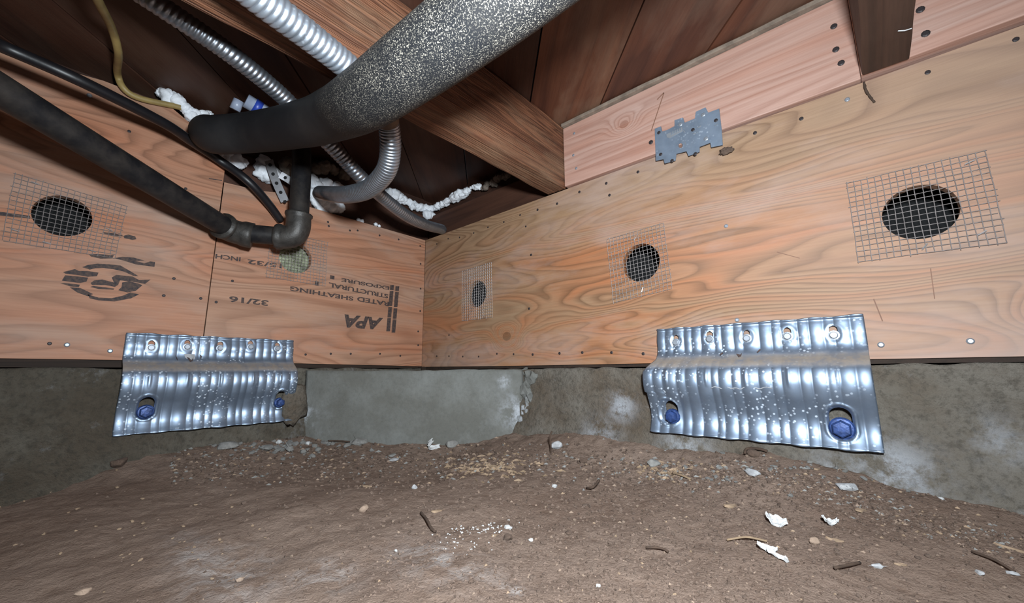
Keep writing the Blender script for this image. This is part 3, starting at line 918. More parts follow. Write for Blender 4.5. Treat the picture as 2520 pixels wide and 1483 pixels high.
# ------------------------------------------------------------------ vent screens
def screen(quad, side, label, staples=(), seed=0, warp=0.0008):
    uvf, fr = (uvR, frR) if side == 'R' else (uvL, frL)
    tl, tr, br, bl = [Vector(uvf(*p)) for p in quad]
    def Q(s, t): return (tl.lerp(tr, s)).lerp(bl.lerp(br, s), t)
    wd = ((tr - tl).length + (br - bl).length) / 2; ht = ((bl - tl).length + (br - tr).length) / 2
    cell = 0.0060
    nc = max(3, round(wd / cell)); nr = max(3, round(ht / cell))
    rnd = random.Random(seed)
    r = 0.00034
    V = []; F = []
    def wob(u, v): return 0.0017 + warp * (0.8 + noise.noise(Vector((u * 30, v * 30, seed * 3.0))))
    def wire(fixed, along_s):
        e0 = rnd.uniform(-0.02, 0.012); e1 = 1 + rnd.uniform(-0.012, 0.02)
        n = (nc if along_s else nr) * 2
        path = []
        ph = rnd.uniform(0, 6)
        for q in range(n + 1):
            t = e0 + (e1 - e0) * q / n
            f = fixed + 0.0025 * math.sin(ph + 5 * t) + 0.0015 * math.sin(ph * 2 + 17 * t)
            p = Q(t, f) if along_s else Q(f, t)
            lift = wob(p.x, p.y) + (0.00025 if along_s else -0.00025) * (1 if q % 2 else -1)
            path.append(fr(p.x, p.y, lift))
        v_, f_ = tube_data(path, r, 4)
        b = len(V)
        V.extend(v_); F.extend(tuple(b + i for i in ff) for ff in f_)
    for c in range(nc + 1): wire(c / nc, False)
    for c in range(nr + 1): wire(c / nr, True)
    o = empty('vent_screen', fr((tl.x + br.x) / 2, br.y, 0.0))
    tag(o, label, 'screen', 'wire screens over the vent holes')
    w = mesh_py('wire_mesh', V, F, M_WIRE, None, False)
    w.parent = o; w.matrix_parent_inverse = Matrix.Translation(o.location).inverted()
    for (sx, sy, ang) in staples:
        p = Vector(uvf(sx, sy)); d = Vector((math.cos(ang), math.sin(ang))) * 0.0036
        pth = [fr(p.x - d.x, p.y - d.y, 0.0005), fr(p.x - d.x, p.y - d.y, 0.0035), fr(p.x + d.x, p.y + d.y, 0.0035), fr(p.x + d.x, p.y + d.y, 0.0005)]
        v_, f_ = tube_data(pth, 0.0006, 5)
        s_ = mesh_py('staple', v_, f_, M_STAPLE)
        s_.parent = o; s_.matrix_parent_inverse = Matrix.Translation(o.location).inverted()
screen([(2085, 452), (2422, 372), (2478, 597), (2112, 645)], 'R', 'large wire screen over the rightmost vent hole, nearest the camera', [(2275, 608, 0.9), (2415, 575, 0.5), (2385, 402, 0.3)], 1)
screen([(1494, 590), (1634, 549), (1655, 710), (1512, 745)], 'R', 'wire screen over the middle hole of the right wall', [(1565, 588, 0.8), (1583, 713, 1.2)], 2)
screen([(1140, 668), (1211, 646), (1213, 780), (1139, 789)], 'R', 'wire screen over the vent hole right beside the corner', [(1160, 684, 1.4)], 3)
screen([(38, 428), (312, 508), (282, 636), (5, 592)], 'L', 'wire screen over the vent hole left of the printed logo', [(87, 452, -0.2), (38, 568, -0.2), (115, 598, -0.2), (268, 565, -0.3), (227, 618, -0.3)], 4)
screen([(667, 568), (805, 597), (799, 704), (654, 681)], 'L', 'wire screen over the pale vent hole under the pipe elbow', [], 5)

# glass wool and a lump of paper seen through the pale vent hole
hb = HB
def wool():
    bm = bmesh.new()
    n = 26
    vs = [[bm.verts.new((-0.030 + 0.008 * noise.fractal(Vector((i * 0.35, j * 0.35, 2.0)), 0.9, 2, 3), hb[0] - 0.07 + 0.14 * i / n, hb[1] - 0.07 + 0.14 * j / n)) for j in range(n + 1)] for i in range(n + 1)]
    bv = [[bm.verts.new((-0.085, hb[0] - 0.07 + 0.14 * i / n, hb[1] - 0.07 + 0.14 * j / n)) for j in (0, n)] for i in (0, n)]
    for i in range(n):
        for j in range(n): bm.faces.new((vs[i][j], vs[i + 1][j], vs[i + 1][j + 1], vs[i][j + 1]))
    bm.faces.new((bv[0][0], bv[0][1], bv[1][1], bv[1][0]))
    bm.faces.new([vs[i][0] for i in range(n + 1)] + [bv[1][0], bv[0][0]])
    bm.faces.new([vs[i][n] for i in range(n + 1)] + [bv[1][1], bv[0][1]])
    bm.faces.new([vs[0][j] for j in range(n + 1)] + [bv[0][1], bv[0][0]])
    bm.faces.new([vs[n][j] for j in range(n + 1)] + [bv[1][1], bv[1][0]])
    bmesh.ops.recalc_face_normals(bm, faces=bm.faces)
    me = bpy.data.meshes.new('insulation_batt'); bm.to_mesh(me); bm.free()
    o = link_mesh('insulation_batt', me, M_INSUL)
    tag(o, 'pale greenish insulation seen through the hole under the pipe elbow', 'insulation')
wool()


# ------------------------------------------------------------------ corrugated foundation plates
PROF = [(0.060, 0.0045), (0.0575, 0.0022), (0.052, 0.0035), (0.042, 0.0055), (0.032, 0.0050), (0.024, 0.0070), (0.0175, 0.0125), (0.0125, 0.0205), (0.0075, 0.0280),
        (0.001, 0.0335), (-0.008, 0.0365), (-0.018, 0.0365), (-0.030, 0.0330), (-0.044, 0.0265), (-0.056, 0.0225), (-0.067, 0.0220), (-0.076, 0.0245), (-0.0845, 0.0290)]
def prof_samples(n):
    pts = [Vector((o, 0, z)) for z, o in PROF]
    c = catmull(pts, 0.0001)
    return [(c[int(i * (len(c) - 1) / n)].z, c[int(i * (len(c) - 1) / n)].x) for i in range(n + 1)]

def out_at(z):
    zs = [p[0] for p in PROF][::-1]; os = [p[1] for p in PROF][::-1]
    return float(np.interp(z, zs, os))

def plate(side, u0, u1, scr, anch, label, wrap, seed, tuck=0.0):
    """scr/anch: (u, z, radius) relative to the camera height"""
    fr = frR if side == 'R' else frL
    W = u1 - u0
    nu, ns = 190, 120
    S_ = prof_samples(ns)
    ribs = []
    rr = random.Random(seed)
    widths = [1.0, 0.9, 1.3, 0.8, 1.0, 1.5, 0.8, 1.1, 0.9, 1.6, 1.0, 0.8, 1.3, 0.9, 1.1, 0.8, 1.2, 0.9]
    widths = [w_ * rr.uniform(0.9, 1.1) for w_ in widths]
    grv = [0.0]
    for w_ in widths: grv.append(grv[-1] + w_)
    grv = [u0 + W * q / grv[-1] for q in grv]
    V = []
    for i in range(nu + 1):
        u = u0 + W * i / nu
        for k, (z, o) in enumerate(S_):
            gi = max(0, min(len(widths) - 1, int(np.searchsorted(grv, u, 'right')) - 1))
            t_ = (u - grv[gi]) / (grv[gi + 1] - grv[gi])
            d = 0.0014 * (grv[gi + 1] - grv[gi]) / (W / len(widths)) * max(0.0, math.sin(math.pi * min(1, max(0, t_)))) ** 0.75
            for (su, sz, sr) in scr:
                if -0.022 < z < 0.006: d += 0.0016 * math.exp(-((u - su) / 0.0011) ** 2) * math.sin(math.pi * (z + 0.022) / 0.028)
            # flat in the dusty bend, strong on the shoulders
            wgt = 0.35 + 0.65 * min(1, abs(z - 0.013) / 0.012)
            oo = o + d * wgt + 0.0007 * noise.noise(Vector((u * 50, z * 60, seed)))
            zz = z + 0.0009 * math.sin(u * 160 + seed) * (1 if k in (0, ns) else 0)
            for (su, sz, sr) in scr:
                e = math.hypot(u - su, (z - sz - 0.002) * 0.8)
                oo += -0.0010 * math.exp(-(e / 0.007) ** 2)
                oo += 0.0005 * math.exp(-((e - 0.0085) / 0.0014) ** 2)
            for (su, sz, sr) in anch:
                e = math.hypot(u - su, max(0, abs(z - sz - 0.006) - 0.007))
                oo += 0.0018 * math.exp(-((e - sr * 1.08) / 0.0016) ** 2)
                if e < sr * 1.1: oo -= 0.0012
            V.append(fr(u + wrap(u, z), ZC + zz, oo))
    F = []
    m = ns + 1
    for i in range(nu):
        for k in range(ns):
            F.append((i * m + k, i * m + k + 1, (i + 1) * m + k + 1, (i + 1) * m + k))
    root = empty('foundation_plate', fr((u0 + u1) / 2, ZC - 0.089, 0.012))
    tag(root, label, 'bracket')
    body = mesh_py('plate_body', V, F, M_PLATE, None, True)
    sol = body.modifiers.new('sol', 'SOLIDIFY'); sol.thickness = 0.0016; sol.offset = 0
    # slots: keyhole cutters
    CV = []; CF = []
    def cutter(u, z0, z1, r):
        n = 20; ring = []
        for q in range(n):
            th = 2 * math.pi * q / n
            cz = z1 if math.sin(th) >= 0 else z0
            ring.append((u + r * math.cos(th), cz + r * math.sin(th)))
        b = len(CV)
        for w in (-0.02, 0.07):
            for (a_, z_) in ring: CV.append(fr(a_, ZC + z_, w))
        CF.append(tuple(b + q for q in range(n))[::-1]); CF.append(tuple(b + n + q for q in range(n)))
        for q in range(n): CF.append((b + q, b + (q + 1) % n, b + n + (q + 1) % n, b + n + q))
    for (su, sz, sr) in scr: cutter(su, sz - 0.001, sz + 0.0070, 0.0037)
    for (su, sz, sr) in anch: cutter(su, sz + 0.001, sz + 0.0125, sr * 0.86)
    cut = mesh_py('cut', CV, CF)
    bo = body.modifiers.new('cut', 'BOOLEAN'); bo.operation = 'DIFFERENCE'; bo.object = cut; bo.solver = 'EXACT'
    dg = bpy.context.evaluated_depsgraph_get()
    me = bpy.data.meshes.new_from_object(body.evaluated_get(dg))
    body.modifiers.clear(); body.data = me
    me.name = 'plate_body'
    bpy.data.objects.remove(cut, do_unlink=True)
    body.parent = root; body.matrix_parent_inverse = Matrix.Translation(root.location).inverted()
    ax = Vector((0, -1, 0)) if side == 'R' else Vector((1, 0, 0))
    pi = Matrix.Translation(root.location).inverted()
    for (su, sz, sr) in scr:
        o = out_at(sz)
        s_ = lathe('screw', [(-o, 0.002), (0.0, 0.0022), (0.0004, sr * 1.25), (0.0016, sr * 1.2), (0.0018, sr * 0.86), (0.0046, sr * 0.84), (0.0050, sr * 0.7)], M_SCREW, None, fr(su, ZC + sz, o + 0.0006), ax, 12)
        s_.parent = root; s_.matrix_parent_inverse = pi
    for (su, sz, sr) in anch:
        o = out_at(sz)
        s_ = lathe('anchor_bolt', [(-o - 0.01, sr * 0.4), (-0.002, sr * 0.4), (0.0, sr * 1.02), (0.003, sr * 1.02), (0.0045, sr * 0.88), (0.0050, sr * 0.6)], M_BOLT, None, fr(su, ZC + sz, o), ax, 18)
        s_.parent = root; s_.matrix_parent_inverse = pi
        h_ = lathe('hex_head', [(0.0045, sr * 0.80), (0.0105, sr * 0.78), (0.0118, sr * 0.66), (0.0122, sr * 0.3)], M_BOLT, None, fr(su, ZC + sz, o), ax, 6)
        h_.parent = s_
        s_['label'] = 'blue anchor bolt head'
    return root

def mk(pts, side, r):
    out = []
    for p in pts:
        # the plate face stands out from the wall: iterate once for its depth
        f = RW if side == 'R' else LW
        q = f(p[0], p[1], 0.0)
        for _ in range(3): q = f(p[0], p[1], out_at(q.z - ZC) + 0.003)
        out.append((q.x if side == 'R' else q.y, q.z - ZC, p[2] if len(p) > 2 else r))
    return out
ruL = RW(1618, 830, 0.004).x; ruR = RW(2128, 800, 0.004).x
plate_r = plate('R', ruL, ruR, mk([(1663, 842), (1746, 834), (1838, 832), (1938, 827), (2052, 824)], 'R', 0.0046), mk([(1655, 1024, 0.0100), (2072, 1054, 0.0115)], 'R', 0.01),
      'galvanized corrugated foundation plate with two blue bolts on the right wall', lambda u, z: -0.012 * max(0, 1 - (u - ruL) / 0.06) * min(1, max(0, (0.014 - z) / 0.016)) * (1 if z > -0.03 else 0.75), 3)
luL = LW(306, 850, 0.004).y; luR = LW(722, 848, 0.004).y
plate_l = plate('L', luL, luR, mk([(372, 855), (461, 853), (542, 856), (617, 853), (683, 857)], 'L', 0.0046), mk([(358, 1013, 0.0100), (688, 990, 0.0085)], 'L', 0.01),
      'dirtier galvanized corrugated foundation plate on the left wall', lambda u, z: 0.0, 7)

def on_plate(px, py, side, lift=0.0026):
    f = RW if side == 'R' else LW
    q = f(px, py, 0.0)
    for _ in range(4): q = f(px, py, out_at(q.z - ZC) + lift)
    return q
def plate_mark(name, pts, side, mat, root, lift=0.0026):
    P = [on_plate(x, y, side, lift) for x, y in pts]
    ax = Vector((0, -0.0003, 0)) if side == 'R' else Vector((0.0003, 0, 0))
    n = len(P)
    o = mesh_py(name, P + [p + ax for p in P], [tuple(range(n)), tuple(range(n, 2 * n))] + [(q, (q + 1) % n, n + (q + 1) % n, n + q) for q in range(n)], mat)
    o.parent = root; o.matrix_parent_inverse = Matrix.Translation(root.location).inverted()
for pts in ([(1770, 872), (1778, 866), (1780, 869), (1773, 875)], [(1812, 870), (1822, 872), (1826, 868), (1824, 876), (1818, 879)], [(1862, 866), (1870, 858), (1873, 860), (1865, 868)]):
    plate_mark('marker_dash', pts, 'R', M_INK, plate_r)
plate_mark('paper_tag', [(453, 871), (479, 871), (480, 882), (472, 885), (456, 881)], 'L', M_PALE, plate_l, 0.0024)
for pts in ([(432, 873), (436, 880), (438, 887), (435, 884)], [(491, 871), (497, 876), (494, 884), (493, 877)], [(459, 878), (466, 880), (471, 887), (476, 878), (474, 888), (468, 890), (464, 884)]):
    plate_mark('marker_dash', pts, 'L', M_INK, plate_l, 0.0032)
V = []; F = []
sq = [(1750, 955), (1758, 951), (1768, 953), (1778, 956), (1788, 951), (1798, 955), (1812, 954), (1822, 957), (1834, 952), (1846, 957), (1856, 953), (1870, 956), (1884, 952), (1900, 955)]
V, F = tube_data(catmull([on_plate(x, y, 'R', 0.0022) for x, y in sq], 0.0012), 0.0005, 6)
o = mesh_py('dried_paint_line', V, F, M_PALE, None, True); o.parent = plate_r; o.matrix_parent_inverse = Matrix.Translation(plate_r.location).inverted()

# mortar smear over the right end of the left plate
def smear():
    me = rock_mesh('mortar_smear', 1.0, (1, 1, 1), 4, 3, 0.35, 1.6)
    c = LW(722, 990, 0.030)
    for v in me.vertices:
        v.co = Vector((c.x - 0.006 + v.co.x * 0.009, c.y + 0.004 + v.co.y * 0.024, c.z + v.co.z * 0.038 - 0.004))
    o = link_mesh('mortar_smear', me, M_CONC_R, smooth=True)
    tag(o, 'grey mortar smeared over the right end of the left foundation plate', 'mortar')
smear()

# ------------------------------------------------------------------ notched steel tie plate
def tp(pts): return [(1600 + x * 0.1079, 260 + y * 0.1079) for x, y in pts]
TIE = tp([(150, 575), (290, 520), (318, 640), (440, 600), (600, 515), (600, 382), (790, 325), (830, 440), (1060, 345), (1080, 195), (1300, 95), (1362, 215), (1610, 125),
          (1665, 600), (1690, 945), (1430, 1000), (1410, 895), (1165, 985), (1165, 1095), (915, 1195), (870, 1085), (640, 1140), (620, 1290), (375, 1362), (350, 1265), (175, 1300)])
hole1 = [uvR(*p) for p in tp([(680 + 55 + 50 * math.cos(t), 955 + 55 * math.sin(t)) for t in [q * math.pi / 8 for q in range(16)]])]
tie = empty('tie_plate', RW(1700, 400, 0.0066)); tag(tie, 'dark blue-grey notched steel tie plate joining the board and plywood', 'bracket')
tb = shape2d('plate_body', [[uvR(*p) for p in TIE], hole1], 0.0014, frR, M_TIE, None, 0.0067)
tb.parent = tie; tb.matrix_parent_inverse = Matrix.Translation(tie.location).inverted()
for (x, y) in ((200, 615), (690, 430), (975, 550), (1210, 210), (1500, 335), (1275, 755), (240, 1110), (1030, 1100), (500, 1255)):
    p = tp([(x, y)])[0]
    o = pin('nail', ME_NAILS if (x, y) in ((1275, 755), (1210, 210), (690, 430)) else ME_NAIL, RW(p[0], p[1], 0.0081), 'R', None, 1.15)
    o.parent = tie; o.matrix_parent_inverse = Matrix.Translation(tie.location).inverted()
def tie_quad(name, pts, mat, off):
    o = shape2d(name, [[uvR(*p) for p in tp(pts)]], 0.0004, frR, mat, None, off)
    o.parent = tie; o.matrix_parent_inverse = Matrix.Translation(tie.location).inverted()
tie_quad('embossed_label', [(415, 705), (775, 540), (785, 640), (495, 790), (430, 775)], M_LABELMETAL, 0.0081)
for q in range(6):
    x = 520 + q * 40; y = 690 - q * 19
    tie_quad('label_character', [(x, y - 38), (x + 20, y - 47), (x + 22, y + 18), (x + 3, y + 28)], M_TIE, 0.0085)
for pts in ([(1120, 555), (1200, 505), (1205, 525), (1130, 572)], [(1005, 690), (1090, 685), (1140, 650), (1135, 670), (1060, 705)], [(1500, 510), (1580, 475), (1580, 490), (1505, 525)], [(800, 610), (850, 660), (840, 670), (795, 625)], [(835, 860), (870, 940), (855, 945), (828, 870)]):
    tie_quad('scratch', pts, M_LABELMETAL, 0.0081)
co = rock_mesh('cocoon', 0.006, (1.3, 0.7, 0.8), 3, 3, 0.6, 2.5)
o = link_mesh('cocoon', co, M_STONE_BROWN, smooth=True); o.location = RW(1787, 371, 0.004)
tag(o, 'small brown insect cocoon at the lower right of the tie plate', 'cocoon')

# dirt strand under the dark joist
V, F = tube_data(catmull([RW(2126, 202, 0.002), RW(2131, 222, 0.003), RW(2140, 236, 0.002), RW(2152, 252, 0.001)], 0.002), lambda s, t: 0.0012 + 0.0009 * noise.noise(Vector((s * 600, t, 0))), 6)
o = mesh_py('root_strand', V, F, M_TWIG, None, True); tag(o, 'thin dark root strand dangling below the dark joist end', 'root')
for (a_, b_, lb) in (((2210, 76), (2243, 70), 'short white splinter on the edge of the dark joist'),):
    p = ZP(a_[0], a_[1], jz0 - 0.001); q = ZP(b_[0], b_[1], jz0 - 0.001)
    V, F = tube_data([p, p.lerp(q, 0.5) + Vector((0, 0, -0.001)), q], 0.0006, 5)
    o = mesh_py('splinter', V, F, M_WHITE); tag(o, lb, 'splinter')

# ------------------------------------------------------------------ pipes, conduits, cables
ip = [DP(516, 329, 0.643), DP(540, 332, 0.62), DP(640, 324, 0.59), DP(760, 303, 0.512), DP(830, 279, 0.452), DP(900, 243, 0.386), DP(1000, 172, 0.336), DP(1150, 62, 0.295), DP(1300, -52, 0.268), DP(1460, -180, 0.245), DP(1700, -380, 0.22), DP(2000, -640, 0.20)]
path = catmull(ip, 0.005)
V, F = tube_data(path, lambda s, t: 0.0280 * (1 + 0.02 * noise.noise(Vector((s * 14, math.cos(t) * 1.2, math.sin(t) * 1.2)))), 36, caps=True)
root = empty('insulated_pipe', path[0]); tag(root, 'thick black foam-insulated pipe curving overhead, speckled with pale dust', 'pipe')
b = mesh_py('insulation_sleeve', V, F, M_PIPEINS, None, True); b.parent = root; b.matrix_parent_inverse = Matrix.Translation(root.location).inverted()
V, F = tube_data([path[0] + (path[0] - path[6]).normalized() * 0.012, path[2]], 0.014, 16)
b = mesh_py('inner_pipe', V, F, M_GAS, None, True); b.parent = root; b.matrix_parent_inverse = Matrix.Translation(root.location).inverted()

# black iron gas pipe with fittings
gas = empty('gas_pipe', DP(560, 560, 0.70)); tag(gas, 'black iron pipe with coupling, elbow and riser crossing the left wall', 'pipe')
def gpart(name, pts, r, mat, segs=20, step=0.006):
    V, F = tube_data(catmull(pts, step), r, segs)
    o = mesh_py(name, V, F, mat, None, True)
    o.parent = gas; o.matrix_parent_inverse = Matrix.Translation(gas.location).inverted()
    return o
GR = 0.0160
gA = DP(-160, 118, 0.34); g0 = DP(0, 222, 0.395); g1 = DP(560, 562, 0.672)
gd = (g1 - g0).normalized()
gpart('pipe_run', [g0 - gd * 0.6, g1], GR, M_GAS)
def gl(s, e, pts): return pts
q0 = g1 - gd * 0.012; q1 = DP(585, 572, 0.6821); q2 = DP(622, 580, 0.6917)
gpart('coupling', [q0, g1 + gd * 0.004, q1, q2], lambda s, t: 0.0198 + (0.0020 if s < 0.008 or s > 0.034 else 0.0), M_GASFIT)
e0 = DP(700, 582, 0.7041)
gpart('nipple', [q1, e0], GR * 0.98, M_GAS)
v0 = DP(733, 530, 0.7108); v1 = DP(742, 420, 0.7329); v2 = DP(742, 330, 0.7520)
ec = DP(728, 580, 0.7070)
gpart('elbow', [DP(683, 582, 0.7022), DP(705, 583, 0.7041), DP(725, 577, 0.7070), DP(734, 558, 0.7089), DP(735, 535, 0.7108), DP(736, 527, 0.7118)],
      lambda s, t: 0.0200 + (0.0022 if s < 0.007 or s > 0.062 else 0.0), M_GASFIT, 24, 0.003)
gpart('riser', [DP(735, 540, 0.7108), v1, v2], GR, M_GAS)

tb_ = tube('black_cable', [DP(-120, 62, 0.40), DP(0, 112, 0.45), DP(200, 200, 0.50), DP(400, 301, 0.592), DP(470, 347, 0.645), DP(540, 394, 0.692), DP(610, 445, 0.71), DP(660, 500, 0.745), DP(691, 543, 0.772)], 0.0072, M_CABLE, None, 0.005, 14)
tag(tb_, 'thin black cable running down the left wall above the iron pipe', 'cable')

yc = tube('yellow_cable', [DP(205, -80, 0.375), DP(240, 0, 0.43), DP(275, 70, 0.51), DP(291, 130, 0.55), LW(289, 180, 0.022), LW(305, 218, 0.014), LW(345, 242, 0.010), LW(440, 263, 0.006), LW(458, 270, 0.006)], 0.0046, M_YELLOW, None, 0.004, 12)
tag(yc, 'yellow cable hanging at the upper left and bending along the plywood edge', 'cable')

def rib(R, pitch, depth, helix=True):
    def f(s, t):
        ph = (s / pitch + (t / (2 * math.pi) if helix else 0)) % 1.0
        c = math.sin(math.pi * ph)
        return R * (1 - depth + depth * c ** 0.6)
    return f
fc = empty('flexible_conduit', DP(870, 170, 0.43)); tag(fc, 'wide flexible metal conduit looping behind the insulated pipe', 'conduit')
def fpart(root, name, pts, r, mat, step, segs=24):
    V, F = tube_data(catmull(pts, step), r, segs)
    o = mesh_py(name, V, F, mat, None, True)
    o.parent = root; o.matrix_parent_inverse = Matrix.Translation(root.location).inverted()
    return o
zc = ZC + 0.3208
fpart(fc, 'upper_conduit', [ZP(380, -230, zc - 0.004), ZP(560, -70, zc - 0.004), ZP(655, 8, zc - 0.003), ZP(760, 88, zc - 0.001), ZP(850, 160, zc), ZP(905, 210, zc - 0.001)], rib(0.0142, 0.0062, 0.15), M_CONDUIT, 0.0009)
cpts = [DP(940, 250, 0.475), DP(955, 300, 0.505), DP(961, 360, 0.525), DP(950, 420, 0.55), DP(908, 464, 0.59), DP(860, 478, 0.63), DP(822, 478, 0.70), DP(788, 474, 0.82)]
fpart(fc, 'lower_conduit', cpts, rib(0.0137, 0.0042, 0.10, False), M_CONDUIT2, 0.0007)
fpart(fc, 'collar', [ZP(900, 206, zc - 0.001), DP(928, 232, 0.464), DP(942, 258, 0.478), DP(953, 296, 0.503)], 0.0146, M_COLLAR, 0.006)

f2 = tube('flexible_conduit', [DP(60, -230, 0.37), DP(300, -50, 0.43), DP(400, 18, 0.45), DP(560, 127, 0.50), DP(690, 232, 0.565), DP(750, 295, 0.60), DP(830, 375, 0.635), DP(890, 438, 0.67), DP(945, 488, 0.73), DP(1000, 530, 0.80), DP(1045, 552, 0.88), DP(1088, 564, 0.985)],
          rib(0.0118, 0.0058, 0.14), M_CONDUIT2, None, 0.0010, 20)
tag(f2, 'narrower flexible metal conduit reaching down to the corner', 'conduit')

# white pipe with a blue band behind the insulated pipe
wp = empty('capped_pipe', DP(640, 275, 0.645)); tag(wp, 'short white pipe with a blue band poking out above the insulated pipe', 'pipe')
for nm, a_, b_, r_, m_ in (('pipe_stub', DP(605, 247, 0.625), DP(700, 305, 0.665), 0.0110, M_PIPEWHITE), ('blue_band', DP(624, 258, 0.633), DP(641, 269, 0.640), 0.0118, M_BLUE)):
    V, F = tube_data([a_, a_.lerp(b_, 0.5), b_], r_, 16)
    o = mesh_py(nm, V, F, m_, None, True); o.parent = wp; o.matrix_parent_inverse = Matrix.Translation(wp.location).inverted()
V, F = tube_data([DP(578, 270, 0.645), DP(588, 247, 0.645)], 0.0075, 12)
o = mesh_py('connector', V, F, M_PIPEWHITE, None, True); tag(o, 'small pale connector beside the white pipe with the blue band', 'connector')

# perforated hanger strap
def strap(pts, w, label):
    path = catmull(pts, 0.008)
    root = empty('hanger_strap', path[-1]); tag(root, label, 'strap')
    V = []; F = []
    for i, p in enumerate(path):
        t = (path[min(i + 1, len(path) - 1)] - path[max(0, i - 1)]).normalized()
        view = Vector((0.75, -0.6, -0.2))
        s_ = t.cross(view).normalized()
        for a_, b_ in ((-1, 0), (1, 0), (1, 1), (-1, 1)):
            V.append(p + s_ * a_ * w / 2 + view.normalized() * b_ * 0.0015)
    for i in range(len(path) - 1):
        for q in range(4): F.append((i * 4 + q, i * 4 + (q + 1) % 4, (i + 1) * 4 + (q + 1) % 4, (i + 1) * 4 + q))
    F += [(0, 1, 2, 3), tuple((len(path) - 1) * 4 + q for q in range(4))]
    o = mesh_py('strap_band', V, F, M_STRAP); o.parent = root; o.matrix_parent_inverse = Matrix.Translation(root.location).inverted()
    for i in range(1, len(path), 2):
        c = path[i] + Vector((0.75, -0.6, -0.2)).normalized() * 0.0016
        h = lathe('strap_hole', [(0.0, 0.0032), (0.0005, 0.0032)], M_CAVITY, None, c, (0.75, -0.6, -0.2), 10)
        h.parent = root; h.matrix_parent_inverse = Matrix.Translation(root.location).inverted()
strap([LW(662, 395, 0.02), LW(677, 440, 0.022), LW(690, 470, 0.022), LW(702, 496, 0.020)], 0.015, 'perforated steel strap hanging behind the pipe riser')
strap([LW(690, 430, 0.03), LW(712, 443, 0.035), LW(735, 460, 0.045)], 0.013, 'short perforated strap crossing behind the pipe riser')

# ------------------------------------------------------------------ spray foam
def foam(name, pts, label, mat, seed, squash=1.0):
    """pts: (position, radius) blobs fused in one lump"""
    bm = bmesh.new()
    rr = random.Random(seed)
    for (p, r) in pts:
        s = bmesh.ops.create_icosphere(bm, subdivisions=3, radius=1.0)
        off = Vector((rr.uniform(0, 50), rr.uniform(0, 50), 0))
        for v in s['verts']:
            d = 1 + 0.15 + 0.45 * noise.noise(v.co * 1.5 + off) + 0.22 * noise.noise(v.co * 4.0 + off)
            v.co = Vector(p) + v.co * d * r
    me = bpy.data.meshes.new(name); bm.to_mesh(me); bm.free()
    o = link_mesh(name, me, mat, smooth=True)
    tag(o, label, 'spray foam')
    return o
def chain(f, pts, n, jit, seed):
    rr = random.Random(seed); out = []
    P = [f(x, y, o) for x, y, o, r in pts]; Rr = [r for *_, r in pts]
    for i in range(len(P) - 1):
        for k in range(n):
            t = k / n
            out.append((P[i].lerp(P[i + 1], t) + Vector([rr.uniform(-jit, jit) for _ in range(3)]), (Rr[i] * (1 - t) + Rr[i + 1] * t) * rr.uniform(0.75, 1.2)))
    out.append((P[-1], Rr[-1]))
    return out
foam('spray_foam', chain(LW, [(955, 474, -0.03, 0.009), (975, 480, -0.03, 0.013), (1000, 495, -0.03, 0.009), (1025, 508, -0.03, 0.009), (1055, 515, -0.025, 0.010)], 4, 0.002, 1)
     + chain(RW, [(1058, 516, -0.03, 0.009), (1085, 505, -0.03, 0.007), (1110, 490, -0.03, 0.009), (1135, 478, -0.03, 0.010), (1160, 464, -0.03, 0.004), (1180, 459, -0.03, 0.006)], 4, 0.002, 2)
     + [(LW(1052, 528, -0.02), 0.011), (LW(1062, 530, -0.02), 0.008), (LW(1015, 508, -0.025), 0.008)],
     'white spray foam bead running around the corner above the plywood', M_FOAM, 11)
foam('spray_foam', chain(RW, [(1190, 462, -0.03, 0.005), (1215, 448, -0.03, 0.008), (1250, 430, -0.03, 0.006)], 4, 0.003, 3), 'dirty tan foam bead below the long joist, right of the white bead', M_FOAMDIRTY, 5)
foam('spray_foam', chain(LW, [(398, 230, -0.008, 0.007), (420, 238, 0.002, 0.009), (440, 252, 0.003, 0.009), (455, 268, 0.003, 0.007), (472, 285, 0.004, 0.009), (500, 282, 0.0, 0.008), (515, 280, -0.008, 0.005)], 3, 0.002, 4), 'white spray foam lump on the plywood edge beside the yellow cable', M_FOAM, 6)
foam('spray_foam', chain(LW, [(770, 480, -0.015, 0.012), (790, 495, -0.012, 0.016), (815, 502, -0.012, 0.014), (835, 510, -0.012, 0.010)], 3, 0.003, 5) + [(LW(800, 455, -0.02), 0.014), (LW(780, 460, -0.02), 0.012), (LW(830, 462, -0.02), 0.012), (LW(770, 445, -0.02), 0.012)],
     'bright white spray foam mass where the conduit meets the wall, right of the riser', M_FOAM, 7)
foam('spray_foam', [(LW(645, 425, -0.015), 0.012), (LW(660, 432, -0.015), 0.013), (LW(640, 412, -0.02), 0.009), (LW(675, 425, -0.015), 0.010), (LW(650, 400, -0.02), 0.012)], 'ragged spray foam lump left of the pipe riser', M_FOAM, 8)
foam('spray_foam', [(LW(560, 388, 0.0), 0.012), (LW(580, 398, 0.0), 0.012), (LW(595, 400, -0.002), 0.009)], 'shaded foam lump tucked under the left end of the insulated pipe', M_FOAM, 9)
foam('spray_foam', chain(LW, [(770, 415, -0.02, 0.010), (800, 410, -0.02, 0.011), (820, 418, -0.02, 0.009), (850, 432, -0.02, 0.009)], 3, 0.003, 6), 'dim tan foam strip behind the narrow conduit', M_FOAMDIRTY, 12)
foam('spray_foam', [(LW(706, 405, 0.0), 0.012), (LW(712, 418, 0.0), 0.010)], 'dim foam blob just behind the top of the riser', M_FOAMDIRTY, 13)
foam('spray_foam', [(LW(882, 541, -0.006), 0.004), (LW(890, 544, -0.006), 0.004)], 'tiny foam crumb on the plywood edge below the conduit loop', M_FOAM, 14)
